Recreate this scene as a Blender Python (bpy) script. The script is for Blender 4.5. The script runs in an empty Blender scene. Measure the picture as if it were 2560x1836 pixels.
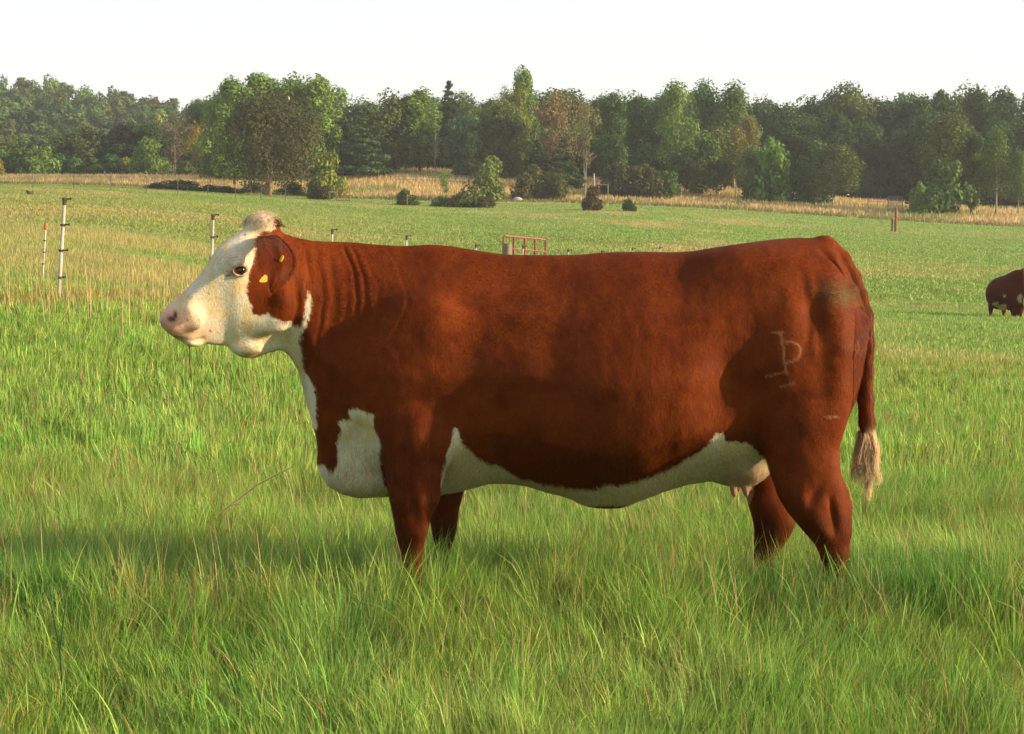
import bpy, math, random
import numpy as np
from mathutils import Vector, Matrix

# ------------------------------------------------------------------ camera
CAM_H = 1.33
F_PX = 4267.0            # focal length in pixels of a 2560 wide frame
PITCH = math.atan((918.0 - 645.0) / F_PX)
SC = bpy.context.scene
cam_d = bpy.data.cameras.new("camera"); cam = bpy.data.objects.new("camera", cam_d)
SC.collection.objects.link(cam); SC.camera = cam
cam_d.sensor_width = 36.0; cam_d.lens = 36.0 * F_PX / 2560.0
cam_d.clip_start = 0.05; cam_d.clip_end = 6000
cam.location = (0, 0, CAM_H); cam.rotation_euler = (math.pi / 2 - PITCH, 0, 0)

# ------------------------------------------------------------------ light
VEIL = 0.42
SUN_EL = math.radians(19.0)
SUN_AZ = math.radians(8.0)      # how far the sun stands towards the viewer from due +X
sun_dir = Vector((math.cos(SUN_EL) * math.cos(SUN_AZ), -math.cos(SUN_EL) * math.sin(SUN_AZ), math.sin(SUN_EL)))
sd = bpy.data.lights.new("sun", 'SUN'); sd.energy = 5.0; sd.angle = math.radians(1.2); sd.color = (1.0, 0.73, 0.42)
so = bpy.data.objects.new("sun", sd); SC.collection.objects.link(so)
so.rotation_euler = sun_dir.to_track_quat('Z', 'Y').to_euler()
w = bpy.data.worlds.new("World"); SC.world = w; w.use_nodes = True
nt = w.node_tree; nt.nodes.clear()
sky = nt.nodes.new('ShaderNodeTexSky'); sky.sky_type = 'NISHITA'; sky.sun_disc = False
sky.sun_elevation = SUN_EL; sky.sun_rotation = math.pi / 2 + SUN_AZ
sky.air_density = 1.0; sky.dust_density = 3.0; sky.ozone_density = 1.0
bg1 = nt.nodes.new('ShaderNodeBackground'); bg1.inputs[1].default_value = 0.05
nt.links.new(sky.outputs[0], bg1.inputs[0])
bg2 = nt.nodes.new('ShaderNodeBackground')          # thin bright overcast veil
bg2.inputs[0].default_value = (1.0, 0.982, 0.945, 1); bg2.inputs[1].default_value = 0.43
# the veil is brightest low over the horizon and ahead of the viewer, thinner overhead
tcw = nt.nodes.new('ShaderNodeTexCoord'); sxyz = nt.nodes.new('ShaderNodeSeparateXYZ'); nt.links.new(tcw.outputs['Generated'], sxyz.inputs[0])
mz = nt.nodes.new('ShaderNodeMapRange'); mz.inputs[1].default_value = .22; mz.inputs[2].default_value = .75; mz.inputs[3].default_value = 1.0; mz.inputs[4].default_value = .75; nt.links.new(sxyz.outputs[2], mz.inputs[0])
my = nt.nodes.new('ShaderNodeMapRange'); my.inputs[1].default_value = -.5; my.inputs[2].default_value = .5; my.inputs[3].default_value = .60; my.inputs[4].default_value = 1.0; nt.links.new(sxyz.outputs[1], my.inputs[0])
mm = nt.nodes.new('ShaderNodeMath'); mm.operation = 'MULTIPLY'; nt.links.new(mz.outputs[0], mm.inputs[0]); nt.links.new(my.outputs[0], mm.inputs[1])
m3 = nt.nodes.new('ShaderNodeMath'); m3.operation = 'MULTIPLY'; m3.inputs[1].default_value = VEIL; nt.links.new(mm.outputs[0], m3.inputs[0]); nt.links.new(m3.outputs[0], bg2.inputs[1])
add = nt.nodes.new('ShaderNodeAddShader'); wo = nt.nodes.new('ShaderNodeOutputWorld')
nt.links.new(bg1.outputs[0], add.inputs[0]); nt.links.new(bg2.outputs[0], add.inputs[1]); nt.links.new(add.outputs[0], wo.inputs[0])
SC.view_settings.view_transform = 'Standard'; SC.view_settings.look = 'None'
SC.view_settings.exposure = 0.95; SC.view_settings.gamma = 1.0; SC.view_settings.use_curve_mapping = False
SC.cycles.max_bounces = 6; SC.cycles.diffuse_bounces = 3; SC.cycles.transmission_bounces = 4
SC.cycles.transparent_max_bounces = 8; SC.cycles.use_denoising = True; SC.cycles.sample_clamp_indirect = 4.0

# ------------------------------------------------------------------ helpers
RNG = np.random.default_rng(7)
COL = SC.collection
_c, _s = math.cos(PITCH), math.sin(PITCH)

def P(px, py, Y):
    """photo pixel (2560x1836) at world distance Y -> world point (numpy aware)"""
    a = (np.asarray(px, float) - 1280.0) / F_PX; b = (918.0 - np.asarray(py, float)) / F_PX
    dy = _c + b * _s; dz = -_s + b * _c
    k = np.asarray(Y, float) / dy
    return a * k, np.asarray(Y, float) + 0 * k, CAM_H + dz * k

def PV(px, py, Y):
    x, y, z = P(px, py, Y); return Vector((float(x), float(y), float(z)))

def unP(x, y, z):
    zz = np.asarray(z) - CAM_H
    d = y * _c - zz * _s; u = y * _s + zz * _c
    return 1280.0 + F_PX * x / d, 918.0 - F_PX * u / d

def tag(o, label=None, cat=None, group=None, kind=None):
    if label: o['label'] = label
    if cat: o['category'] = cat
    if group: o['group'] = group
    if kind: o['kind'] = kind
    return o

ORD = ['leftmost', 'second', 'third', 'fourth', 'fifth', 'sixth', 'seventh', 'eighth', 'ninth', 'tenth']
NUM = {2: 'two', 3: 'three', 4: 'four', 5: 'five', 6: 'six', 7: 'seven', 8: 'eight', 9: 'nine', 10: 'ten'}
def single_out(obs):
    """objects that share a wording get their order from the left added"""
    by = {}
    for o in obs: by.setdefault(o['label'], []).append(o)
    for lab, g in by.items():
        g.sort(key=lambda o: o.location[0] / max(o.location[1], 1)); k = len(g)
        if k == 1: continue
        for i, o in enumerate(g):
            if k == 2: o['label'] = lab + (', the left one' if i == 0 else ', the right one')
            elif k <= 10: o['label'] = lab + (', leftmost of %s' % NUM[k] if i == 0 else ', rightmost of %s' % NUM[k] if i == k - 1 else ', %s of %s from left' % (ORD[i], NUM[k]))
def empty(name, loc, rz=0.0, parent=None):
    o = bpy.data.objects.new(name, None); COL.objects.link(o)
    o.location = loc; o.rotation_euler = (0, 0, rz); o.empty_display_size = 0.2
    if parent: o.parent = parent
    return o

def mesh_obj(name, V, F, mat=None, parent=None, smooth=True, link=True):
    """V (n,3) array, F (m,k) int array or list of tuples"""
    me = bpy.data.meshes.new(name)
    V = np.asarray(V, np.float32)
    if isinstance(F, np.ndarray):
        k = F.shape[1]
        me.vertices.add(len(V)); me.vertices.foreach_set('co', V.ravel())
        me.loops.add(F.size); me.loops.foreach_set('vertex_index', F.astype(np.int32).ravel())
        me.polygons.add(len(F)); me.polygons.foreach_set('loop_start', np.arange(0, F.size, k, dtype=np.int32))
        me.update(calc_edges=True)
    else:
        me.from_pydata([tuple(v) for v in V.tolist()], [], [tuple(f) for f in F]); me.update()
    if smooth: me.polygons.foreach_set('use_smooth', np.ones(len(me.polygons), bool))
    if mat: me.materials.append(mat)
    if not link: return me
    o = bpy.data.objects.new(name, me); COL.objects.link(o)
    if parent: o.parent = parent
    return o

def set_col(me, arr, name='col'):
    a = me.attributes.new(name, 'FLOAT_COLOR', 'POINT')
    arr = np.asarray(arr, np.float32)
    if arr.shape[1] == 3: arr = np.hstack([arr, np.ones((len(arr), 1), np.float32)])
    a.data.foreach_set('color', arr.ravel())

class MB:
    """collects simple shapes into one mesh"""
    def __init__(s): s.v = []; s.f = []
    def add(s, v, f):
        n = len(s.v); s.v += [tuple(p) for p in v]; s.f += [tuple(i + n for i in q) for q in f]
    def tube(s, pts, rad, n=8, cap=True):
        pts = [Vector(p) for p in pts]; m = len(pts)
        rad = rad if hasattr(rad, '__len__') else [rad] * m
        V = []; up = None
        for i, p in enumerate(pts):
            t = (pts[min(i + 1, m - 1)] - pts[max(i - 1, 0)]).normalized()
            if up is None: up = Vector((0, 0, 1)) if abs(t.z) < 0.9 else Vector((1, 0, 0))
            a = t.cross(up).normalized(); b = a.cross(t).normalized(); up = b
            for k in range(n):
                q = 2 * math.pi * k / n
                V.append(p + (a * math.cos(q) + b * math.sin(q)) * rad[i])
        F = [(i * n + k, i * n + (k + 1) % n, (i + 1) * n + (k + 1) % n, (i + 1) * n + k) for i in range(m - 1) for k in range(n)]
        if cap:
            F.append(tuple(range(n))[::-1]); F.append(tuple((m - 1) * n + k for k in range(n)))
        s.add(V, F)
    def box(s, c, h, rz=0.0):
        R = Matrix.Rotation(rz, 3, 'Z'); c = Vector(c)
        V = [c + R @ Vector((x * h[0], y * h[1], z * h[2])) for x in (-1, 1) for y in (-1, 1) for z in (-1, 1)]
        s.add(V, [(0, 1, 3, 2), (4, 6, 7, 5), (0, 4, 5, 1), (2, 3, 7, 6), (0, 2, 6, 4), (1, 5, 7, 3)])
    def build(s, name, mat, parent=None, smooth=False):
        return mesh_obj(name, np.array([tuple(p) for p in s.v]), s.f, mat, parent, smooth)

def mat(name, color, rough=0.8, attr=None, objcol=False, noise=None, bump=None, transl=0.0, spec=0.3, sheen=0.0, metallic=0.0, per_island=0.0):
    m = bpy.data.materials.new(name); m.use_nodes = True; t = m.node_tree; N = t.nodes; L = t.links
    b = N['Principled BSDF']; b.inputs['Roughness'].default_value = rough; b.inputs['Specular IOR Level'].default_value = spec
    b.inputs['Metallic'].default_value = metallic
    if sheen: b.inputs['Sheen Weight'].default_value = sheen; b.inputs['Sheen Roughness'].default_value = 0.4
    rgb = N.new('ShaderNodeRGB'); rgb.outputs[0].default_value = (*color, 1); src = rgb.outputs[0]
    def mul(a, bb):
        x = N.new('ShaderNodeMix'); x.data_type = 'RGBA'; x.blend_type = 'MULTIPLY'; x.inputs[0].default_value = 1.0
        L.new(a, x.inputs[6]); L.new(bb, x.inputs[7]); return x.outputs[2]
    if attr:
        a = N.new('ShaderNodeAttribute'); a.attribute_name = attr; src = mul(src, a.outputs['Color'])
    if objcol:
        a = N.new('ShaderNodeObjectInfo'); src = mul(src, a.outputs['Color'])
    if per_island:
        g = N.new('ShaderNodeNewGeometry'); r = N.new('ShaderNodeMapRange')
        r.inputs[3].default_value = 1 - per_island; r.inputs[4].default_value = 1 + per_island
        L.new(g.outputs['Random Per Island'], r.inputs[0]); c = N.new('ShaderNodeCombineColor')
        for i in range(3): L.new(r.outputs[0], c.inputs[i])
        src = mul(src, c.outputs[0])
    if noise:
        for sc_, amt, sx in noise:
            tc = N.new('ShaderNodeTexCoord'); mp = N.new('ShaderNodeMapping'); mp.inputs['Scale'].default_value = sx
            n = N.new('ShaderNodeTexNoise'); n.inputs['Scale'].default_value = sc_; n.inputs['Detail'].default_value = 4
            L.new(tc.outputs['Object'], mp.inputs[0]); L.new(mp.outputs[0], n.inputs[0])
            r = N.new('ShaderNodeMapRange'); r.inputs[1].default_value = .3; r.inputs[2].default_value = .7
            r.inputs[3].default_value = 1 - amt; r.inputs[4].default_value = 1 + amt
            L.new(n.outputs[0], r.inputs[0]); c = N.new('ShaderNodeCombineColor')
            for i in range(3): L.new(r.outputs[0], c.inputs[i])
            src = mul(src, c.outputs[0])
    L.new(src, b.inputs['Base Color'])
    if bump:
        sc_, st, dist, sx = bump
        tc = N.new('ShaderNodeTexCoord'); mp = N.new('ShaderNodeMapping'); mp.inputs['Scale'].default_value = sx
        n = N.new('ShaderNodeTexNoise'); n.inputs['Scale'].default_value = sc_; n.inputs['Detail'].default_value = 5
        L.new(tc.outputs['Object'], mp.inputs[0]); L.new(mp.outputs[0], n.inputs[0])
        bp = N.new('ShaderNodeBump'); bp.inputs['Strength'].default_value = st; bp.inputs['Distance'].default_value = dist
        L.new(n.outputs[0], bp.inputs['Height']); L.new(bp.outputs[0], b.inputs['Normal'])
    if transl:
        tr = N.new('ShaderNodeBsdfTranslucent'); L.new(src, tr.inputs[0]); mx = N.new('ShaderNodeMixShader')
        mx.inputs[0].default_value = transl; L.new(b.outputs[0], mx.inputs[1]); L.new(tr.outputs[0], mx.inputs[2])
        L.new(mx.outputs[0], N['Material Output'].inputs[0])
    return m

# value noise on numpy arrays
_perm = np.random.default_rng(3).random((256, 256)).astype(np.float32)
def vnoise(x, y):
    xi = np.floor(x).astype(int); yi = np.floor(y).astype(int); fx = x - xi; fy = y - yi
    fx = fx * fx * (3 - 2 * fx); fy = fy * fy * (3 - 2 * fy)
    g = lambda i, j: _perm[i & 255, j & 255]
    return (g(xi, yi) * (1 - fx) + g(xi + 1, yi) * fx) * (1 - fy) + (g(xi, yi + 1) * (1 - fx) + g(xi + 1, yi + 1) * fx) * fy
def fbm(x, y, o=3):
    r = 0; a = .5; s = 0
    for i in range(o): r = r + a * vnoise(x * 2 ** i + 17.3 * i, y * 2 ** i + 5.1 * i); s += a; a *= .5
    return r / s
def sstep(a, b, x):
    t = np.clip((x - a) / (b - a), 0, 1); return t * t * (3 - 2 * t)
# ------------------------------------------------------------------ terrain
# ground height over distance for three azimuths (left edge, middle, right edge of the view)
_TY = np.array([0, 6, 12, 21, 32, 48, 80, 120, 160, 190, 230, 300, 450, 700, 1500.])
_TL = np.array([0, 0, .25, .85, 1.3, 2.0, 3.7, 5.9, 8.0, 9.5, 12.1, 15.5, 33, 40, 40])
_TM = np.array([0, 0, .02, .15, .22, .35, 1.6, 3.6, 5.7, 7.7, 12.4, 13.5, 14, 14, 14])
_TR = np.array([0, 0, -.05, -.12, -.22, -.32, .3, 1.9, 3.9, 6.0, 8.6, 9.5, 10, 10, 10])
def _pch(x):  # smooth monotone-ish interpolation
    def f(T):
        d = np.gradient(T, _TY); i = np.clip(np.searchsorted(_TY, x, side='right') - 1, 0, len(_TY) - 2)
        h = _TY[i + 1] - _TY[i]; t = (x - _TY[i]) / h
        return ((2*t**3-3*t**2+1)*T[i] + (t**3-2*t**2+t)*h*d[i] + (-2*t**3+3*t**2)*T[i+1] + (t**3-t**2)*h*d[i+1])
    return f(_TL), f(_TM), f(_TR)
def ground(x, y):
    x = np.asarray(x, float); y = np.asarray(y, float)
    yy = np.clip(y, 0, 1499.); u = np.clip(x / np.maximum(yy, 15.0) * 3.333, -1.35, 1.35)
    l, m, r = _pch(yy)
    z = np.where(u < 0, m + (l - m) * sstep(0, -1.0, u) , m + (r - m) * sstep(0, 1.0, u))
    z = z + .9 * np.exp(-((u + .2) / .17) ** 2) * sstep(186, 215, y)
    z = z + (fbm(x * .35, y * .35) - .5) * .06 * sstep(8, 14, y)
    return z
def gz(x, y): return float(ground(x, y))
def GP(px, Y, dz=0.0):
    """ground point seen in photo column px at distance Y"""
    x = (px - 1280.0) / F_PX * Y; return Vector((x, Y, gz(x, Y) + dz))
# ------------------------------------------------------------------ ground sheets
def grid_sheet(name, xs, ys, material, dz=0.0, keep=None):
    Xg, Yg = np.meshgrid(xs, ys, indexing='ij'); Zg = ground(Xg, Yg) + dz
    V = np.stack([Xg, Yg, Zg], 2).reshape(-1, 3); n, m = len(xs), len(ys)
    i, j = np.meshgrid(np.arange(n - 1), np.arange(m - 1), indexing='ij'); a = (i * m + j).ravel()
    F = np.stack([a, a + m, a + m + 1, a + 1], 1)
    if keep is not None:
        c = V[F].mean(1); F = F[keep(c[:, 0], c[:, 1])]
        used = np.unique(F); mp = -np.ones(len(V), int); mp[used] = np.arange(len(used)); V = V[used]; F = mp[F]
    return mesh_obj(name, V, F, material)
def frange_geo(a, b, k): return a * (b / a) ** np.linspace(0, 1, k)
ys_ = np.concatenate([np.linspace(-40, 3.5, 20), frange_geo(4, 1500, 330)])
xp = frange_geo(1.0, 900, 150); xs_ = np.concatenate([-xp[::-1], np.linspace(-.9, .9, 19), xp])

# where the pasture ends and the uncut meadow and woodland floor begin: distance by azimuth
EU = np.array([-1.4, -1, -.75, -.45, -.2, 0, .4, .65, .8, 1, 1.4]); ED = np.array([196, 192, 190, 182, 186, 186, 182, 176, 172, 166, 160.])
def edge_d(x, y): return np.interp(np.clip(x / np.maximum(y, 15.) * 3.333, -1.4, 1.4), EU, ED)

def pasture_mat():
    m = bpy.data.materials.new('pasture_ground'); m.use_nodes = True; t = m.node_tree; N = t.nodes; L = t.links
    b = N['Principled BSDF']; b.inputs['Roughness'].default_value = .95; b.inputs['Specular IOR Level'].default_value = .1
    a = N.new('ShaderNodeAttribute'); a.attribute_name = 'col'
    g = N.new('ShaderNodeNewGeometry')
    def noise(scale, sx, lo, hi, det=4):
        mp = N.new('ShaderNodeMapping'); mp.inputs['Scale'].default_value = sx; n = N.new('ShaderNodeTexNoise'); n.inputs['Scale'].default_value = scale; n.inputs['Detail'].default_value = det
        L.new(g.outputs['Position'], mp.inputs[0]); L.new(mp.outputs[0], n.inputs[0]); r = N.new('ShaderNodeMapRange')
        r.inputs[1].default_value = .32; r.inputs[2].default_value = .68; r.inputs[3].default_value = lo; r.inputs[4].default_value = hi; L.new(n.outputs[0], r.inputs[0]); return r.outputs[0], n.outputs[0]
    def mulf(col, f):
        c = N.new('ShaderNodeCombineColor'); [L.new(f, c.inputs[i]) for i in range(3)]
        x = N.new('ShaderNodeMix'); x.data_type = 'RGBA'; x.blend_type = 'MULTIPLY'; x.inputs[0].default_value = 1; L.new(col, x.inputs[6]); L.new(c.outputs[0], x.inputs[7]); return x.outputs[2]
    f1, _ = noise(3.0, (1, .5, 1), .75, 1.25); f2, n2 = noise(22, (1, 1, 1), .7, 1.3)
    c = mulf(mulf(a.outputs['Color'], f1), f2); L.new(c, b.inputs['Base Color'])
    bp = N.new('ShaderNodeBump'); bp.inputs['Strength'].default_value = .8; bp.inputs['Distance'].default_value = .06; L.new(n2, bp.inputs['Height']); L.new(bp.outputs[0], b.inputs['Normal'])
    return m
GREEN = np.array([.165, .275, .060]); STRAW = np.array([.345, .310, .125]); BROWN = np.array([.20, .155, .065]); GOLD = np.array([.52, .40, .20])
def straw_amount(x, y):
    """0 green .. 1 dry, patchy pasture"""
    u = x / np.maximum(y, 6.) * 3.333
    a = fbm(x * .09 + 4, y * .06 + 2, 4); s = sstep(.42, .66, a) * .75
    s = s + .35 * sstep(.5, .75, fbm(x * .5, y * .35, 3))
    # dry belt along the fence, bright regrowth far left and far right
    fl = np.abs(y - (21 + (x + 5.5) * 3.1)); belt = np.exp(-(fl / 1.7) ** 2) * (x < -1.2) * (y > 10)
    s = np.maximum(s, belt * .95)
    s = s * (1 - sstep(.35, .75, u) * sstep(70, 100, y) * .75) * (1 - .85 * np.exp(-((y - 176) / 12) ** 2))
    s = np.maximum(s, sstep(.1, .5, -u + .1) * sstep(40, 60, y) * (1 - sstep(120, 150, y)) * .36)
    s = s + sstep(22, 60, y) * .08
    s = s * (.15 * sstep(9, 13, y) + .85 * sstep(17, 22, y))
    s = np.maximum(s, belt * .9)
    return np.clip(s, 0, 1)
def pasture_col(x, y):
    s = straw_amount(x, y)[:, None]; g = GREEN * (1 + (fbm(x * .8, y * .5, 3)[:, None] - .5) * .35)
    c = g * (1 - s) + STRAW * s
    bare = (np.exp(-((x - 13.5) / 4.5) ** 2 - ((y - 56) / 3.0) ** 2) + np.exp(-((x - 9) / 6) ** 2 - ((y - 80) / 4) ** 2) + .8 * np.exp(-((x - 5) / 9) ** 2 - ((y - 95) / 3.5) ** 2)).clip(0, 1)[:, None] * .6 * sstep(.35, .6, fbm(x * .9, y * .6, 3))[:, None]
    c = c * (1 - bare) + BROWN * bare
    d = edge_d(x, y); gold = sstep(0, 5, y - d)[:, None]
    gv = fbm(x * .15, y * .1, 3)[:, None]
    gold_c = GOLD * (1 - sstep(.5, .8, gv) * .4) * (1 - .0 * gv)
    c = c * (1 - gold) + gold_c * gold
    fl = sstep(34, 44, y - d)[:, None]; c = c * (1 - fl) + np.array([.05, .052, .022]) * fl
    return c
gr = grid_sheet('ground', xs_, ys_, pasture_mat()); tag(gr, kind='structure')
_v = np.empty(len(gr.data.vertices) * 3, np.float32); gr.data.vertices.foreach_get('co', _v); _v = _v.reshape(-1, 3)
set_col(gr.data, pasture_col(_v[:, 0].astype(float), _v[:, 1].astype(float)))

# ------------------------------------------------------------------ foliage kit
M_leaf = mat('leaf', (1, 1, 1), .7, attr='col', objcol=True, transl=.25, spec=.12)
M_bark = mat('bark', (1, 1, 1), .9, attr=None, objcol=True, noise=[(3, .3, (1, 1, .4))], spec=.1)

def leaf_quads(c, size, nrm, rng, shape=1.5, sag=0.25):
    """c (n,3) centres, returns V,F of bent leaf-spray quads facing roughly nrm"""
    n = len(c); a = rng.normal(0, 1, (n, 3)); nn = nrm * 1.15 / (np.linalg.norm(nrm, axis=1, keepdims=True) + 1e-6) + a * .45; nn /= np.linalg.norm(nn, axis=1, keepdims=True)
    t = np.cross(nn, rng.normal(0, 1, (n, 3))); t /= np.linalg.norm(t, axis=1, keepdims=True); b = np.cross(nn, t)
    s = size[:, None]; t = t * s * .5 * shape; b = b * s * .5
    V = np.stack([c - t, c - b * .9 + nn * s * .08, c + t - nn * s * sag * .4, c + b * .9 + nn * s * .08], 1).reshape(-1, 3)
    return V, np.arange(n * 4).reshape(n, 4)

def crown_mesh(name, seed, H_, R_, base, lobes, leaves, leaf, shape='round', dens=1.0, ragged=.25):
    """crown for a tree H_ tall with crown radius R_ starting at height base"""
    rng = np.random.default_rng(seed); C = []; Nn = []; T = []
    ch = H_ - base
    for k in range(lobes):
        if shape == 'cone':
            h = rng.random() ** 1.25; rr = R_ * (1 - h * .93) * rng.uniform(.45, 1.0); lr = (.20 + .16 * rng.random()) * R_ * (1.15 - h * .8); zz = base + h * ch * .97; sq = .45
        elif shape == 'poplar':
            h = rng.random(); prof = math.sin(math.pi * min(1, (h * .80 + .16))) ** .7; rr = R_ * prof * rng.uniform(.25, .85); lr = R_ * rng.uniform(.24, .42); zz = base + h * ch * .95; sq = 1.25
        elif shape == 'bush':
            h = rng.random() ** 1.4; rr = R_ * math.sqrt(max(0, 1 - h * h)) * rng.uniform(.2, .9); lr = R_ * rng.uniform(.18, .34); zz = base + h * ch * .85; sq = .9
        elif shape == 'fan':
            h = rng.random(); prof = .35 + .65 * h ** .8 if h < .75 else 1 - (h - .75) * 1.6; rr = R_ * prof * rng.uniform(.1, .95); lr = R_ * rng.uniform(.16, .28); zz = base + h * ch * .95; sq = 1.2
        else:
            h = rng.random(); prof = math.sin(math.pi * min(.97, h * .82 + .13)) ** .62; rr = R_ * prof * rng.uniform(.35, .88); lr = R_ * rng.uniform(.20, .36); zz = base + h * ch * .90; sq = .85
        th = rng.uniform(0, 2 * math.pi); lc = np.array([rr * math.cos(th), rr * math.sin(th), zz + lr * .1])
        m = max(6, int(leaves / lobes * dens * rng.uniform(.6, 1.4) * (lr / (R_ * .28)) ** 1.3))
        dv = rng.normal(0, 1, (m, 3)); dv /= np.linalg.norm(dv, axis=1, keepdims=True); rad = lr * rng.uniform(.55, 1.0 + ragged, m) ** .8
        p = lc + dv * rad[:, None] * np.array([1, 1, sq]); p[:, 2] = np.maximum(p[:, 2], .15)
        tone = rng.uniform(.78, 1.22)
        C.append(p); Nn.append(dv * .8 + np.array([0, 0, .35])); T.append(np.full(m, tone) * rng.uniform(.82, 1.18, m))
    C = np.vstack(C); Nn = np.vstack(Nn); T = np.concatenate(T)
    V, F = leaf_quads(C, leaf * rng.uniform(.6, 1.35, len(C)), Nn, rng)
    me = mesh_obj(name, V, F, M_leaf, smooth=False, link=False)
    warm = rng.uniform(-.12, .12, len(C)); col = np.stack([T * (1 + warm), T, T * (1 - warm * .5)], 1); set_col(me, np.repeat(col, 4, 0)); return me

def trunk_mesh(name, seed, H_, r, lean=0.0, limbs=7, lbase=.3, spread=.5, stems=1):
    rng = random.Random(seed); mb = MB()
    for s_ in range(stems):
        ax = rng.uniform(-1, 1) * lean; ay = rng.uniform(-1, 1) * lean; pts = []
        ox = (s_ - (stems - 1) / 2) * r * 2.2
        for i in range(7):
            t = i / 6; pts.append(Vector((ox * (1 + t * 1.6) + ax * t * H_ + math.sin(t * 5 + seed + s_) * r * .8, ay * t * H_ + math.cos(t * 4 + seed) * r * .6, t * H_ * .9)))
        mb.tube(pts, [r * (1 - .86 * i / 6) * (1.35 if i == 0 else 1) for i in range(7)], 7)
        for k in range(limbs):
            t = rng.uniform(lbase, .88); i = int(t * 6); f = t * 6 - i; p = pts[i].lerp(pts[i + 1], f); q = rng.uniform(0, 6.28); L_ = spread * H_ * (1.05 - t) * rng.uniform(.5, 1)
            e = p + Vector((math.cos(q) * L_, math.sin(q) * L_, L_ * rng.uniform(.4, 1.0))); mid = p.lerp(e, .5) + Vector((0, 0, L_ * .06))
            mb.tube([p, mid, e], [r * (1 - t) * .55 + .015, r * (1 - t) * .3 + .012, .01], 5)
    return mesh_obj(name, np.array([tuple(v) for v in mb.v]), mb.f, M_bark, smooth=True, link=False)

# prototypes: (crown mesh, trunk mesh, nominal height, nominal radius)
KINDS = {}
def kind(k, crowns, trunks, H_, R_): KINDS[k] = (crowns, trunks, H_, R_)
kind('oak', [crown_mesh('crown', 20 + i, 10, 4.2, 1.0, 50, 9000, .26) for i in range(4)], [trunk_mesh('trunk', 3 + i, 10, .22) for i in range(2)], 10, 4.2)
kind('poplar', [crown_mesh('crown', 40 + i, 12, 2.6, 1.8, 42, 8000, .23, 'poplar') for i in range(4)], [trunk_mesh('trunk', 13 + i, 12, .16, .03, 9, .25, .22) for i in range(2)], 12, 2.6)
kind('pine', [crown_mesh('crown', 60 + i, 9, 2.7, .7, 64, 8500, .20, 'cone') for i in range(3)], [trunk_mesh('trunk', 23, 9, .16, 0, 6, .2, .25)], 9, 2.7)
kind('bush', [crown_mesh('crown', 80 + i, 2.4, 1.9, .05, 30, 3000, .17, 'bush') for i in range(4)], [trunk_mesh('stem', 33, 1.8, .06, .1, 6, .1, .5, 3)], 2.4, 1.9)
kind('birch', [crown_mesh('crown', 90 + i, 9, 2.3, 2.8, 34, 4200, .18, 'poplar', ragged=.5) for i in range(3)], [trunk_mesh('trunk', 43 + i, 9, .13, .05, 9, .3, .2) for i in range(3)], 9, 2.3)
kind('sparse', [crown_mesh('crown', 100 + i, 10, 3.0, 3.0, 34, 2300, .22, 'fan', ragged=.7) for i in range(3)], [trunk_mesh('trunk', 53 + i, 10, .085, .05, 14, .25, .3, 3) for i in range(2)], 10, 3.0)
kind('hill', [crown_mesh('crown', 120 + i, 12, 5.0, 1.0, 36, 3800, .52) for i in range(3)], [trunk_mesh('trunk', 63, 12, .25, .02, 3)], 12, 5.0)
kind('fan', [crown_mesh('crown', 130 + i, 10, 3.6, 1.2, 48, 7800, .20, 'fan', ragged=.6) for i in range(2)], [trunk_mesh('trunk', 73, 10, .10, .05, 12, .2, .35, 3)], 10, 3.6)
kind('dead', [None], [trunk_mesh('trunk', 83, 8, .06, .02, 30, .3, .22)], 8, 2)

PAL = {'deep': (.042, .096, .026), 'mid': (.076, .158, .036), 'light': (.145, .250, .048), 'lime': (.20, .25, .040), 'olive': (.100, .145, .038), 'brown': (.095, .080, .036),
       'tan': (.21, .165, .075), 'blue': (.045, .080, .038), 'rust': (.16, .085, .035), 'grey': (.14, .145, .085), 'yellow': (.24, .20, .035)}
TR = random.Random(5)
def tree(name, k, px, Y, top_px, wid_px, pal, label, group=None, trunk_col=(.10, .08, .055), base_px=None, cat='tree', ci=None, zoff=0.0, jit=.12):
    cr, tr, H0, R0 = KINDS[k]; g = GP(px, Y); 
    z_top = float(P(px, top_px, Y)[2]); h = max(.5, z_top - g.z); sx = (wid_px / 2.0 * Y / F_PX) / R0; sz = h / H0
    r = empty(name, (g.x, g.y, g.z + zoff - .05)); tag(r, label, cat, group)
    rot = TR.uniform(0, 6.28)
    cm = cr[(ci if ci is not None else TR.randrange(100)) % len(cr)]
    if cm:
        c = bpy.data.objects.new('crown', cm); COL.objects.link(c); c.parent = r; c.scale = (sx, sx, sz); c.rotation_euler = (0, 0, rot)
        b = PAL[pal] if isinstance(pal, str) else pal; v = 1 + TR.uniform(-jit, jit); c.color = (b[0] * v * (1 + TR.uniform(-jit, jit) * .6), b[1] * v, b[2] * v, 1)
    tm = tr[TR.randrange(len(tr))]
    t = bpy.data.objects.new('trunk' if k != 'bush' else 'stem', tm); COL.objects.link(t); t.parent = r; t.scale = (min(sx, sz) * 1.0 if k not in ('sparse', 'fan') else sx, min(sx, sz) if k not in ('sparse', 'fan') else sx, sz); t.rotation_euler = (0, 0, rot)
    t.color = (*trunk_col, 1); return r
WHITEBARK = (.30, .28, .24)

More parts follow.
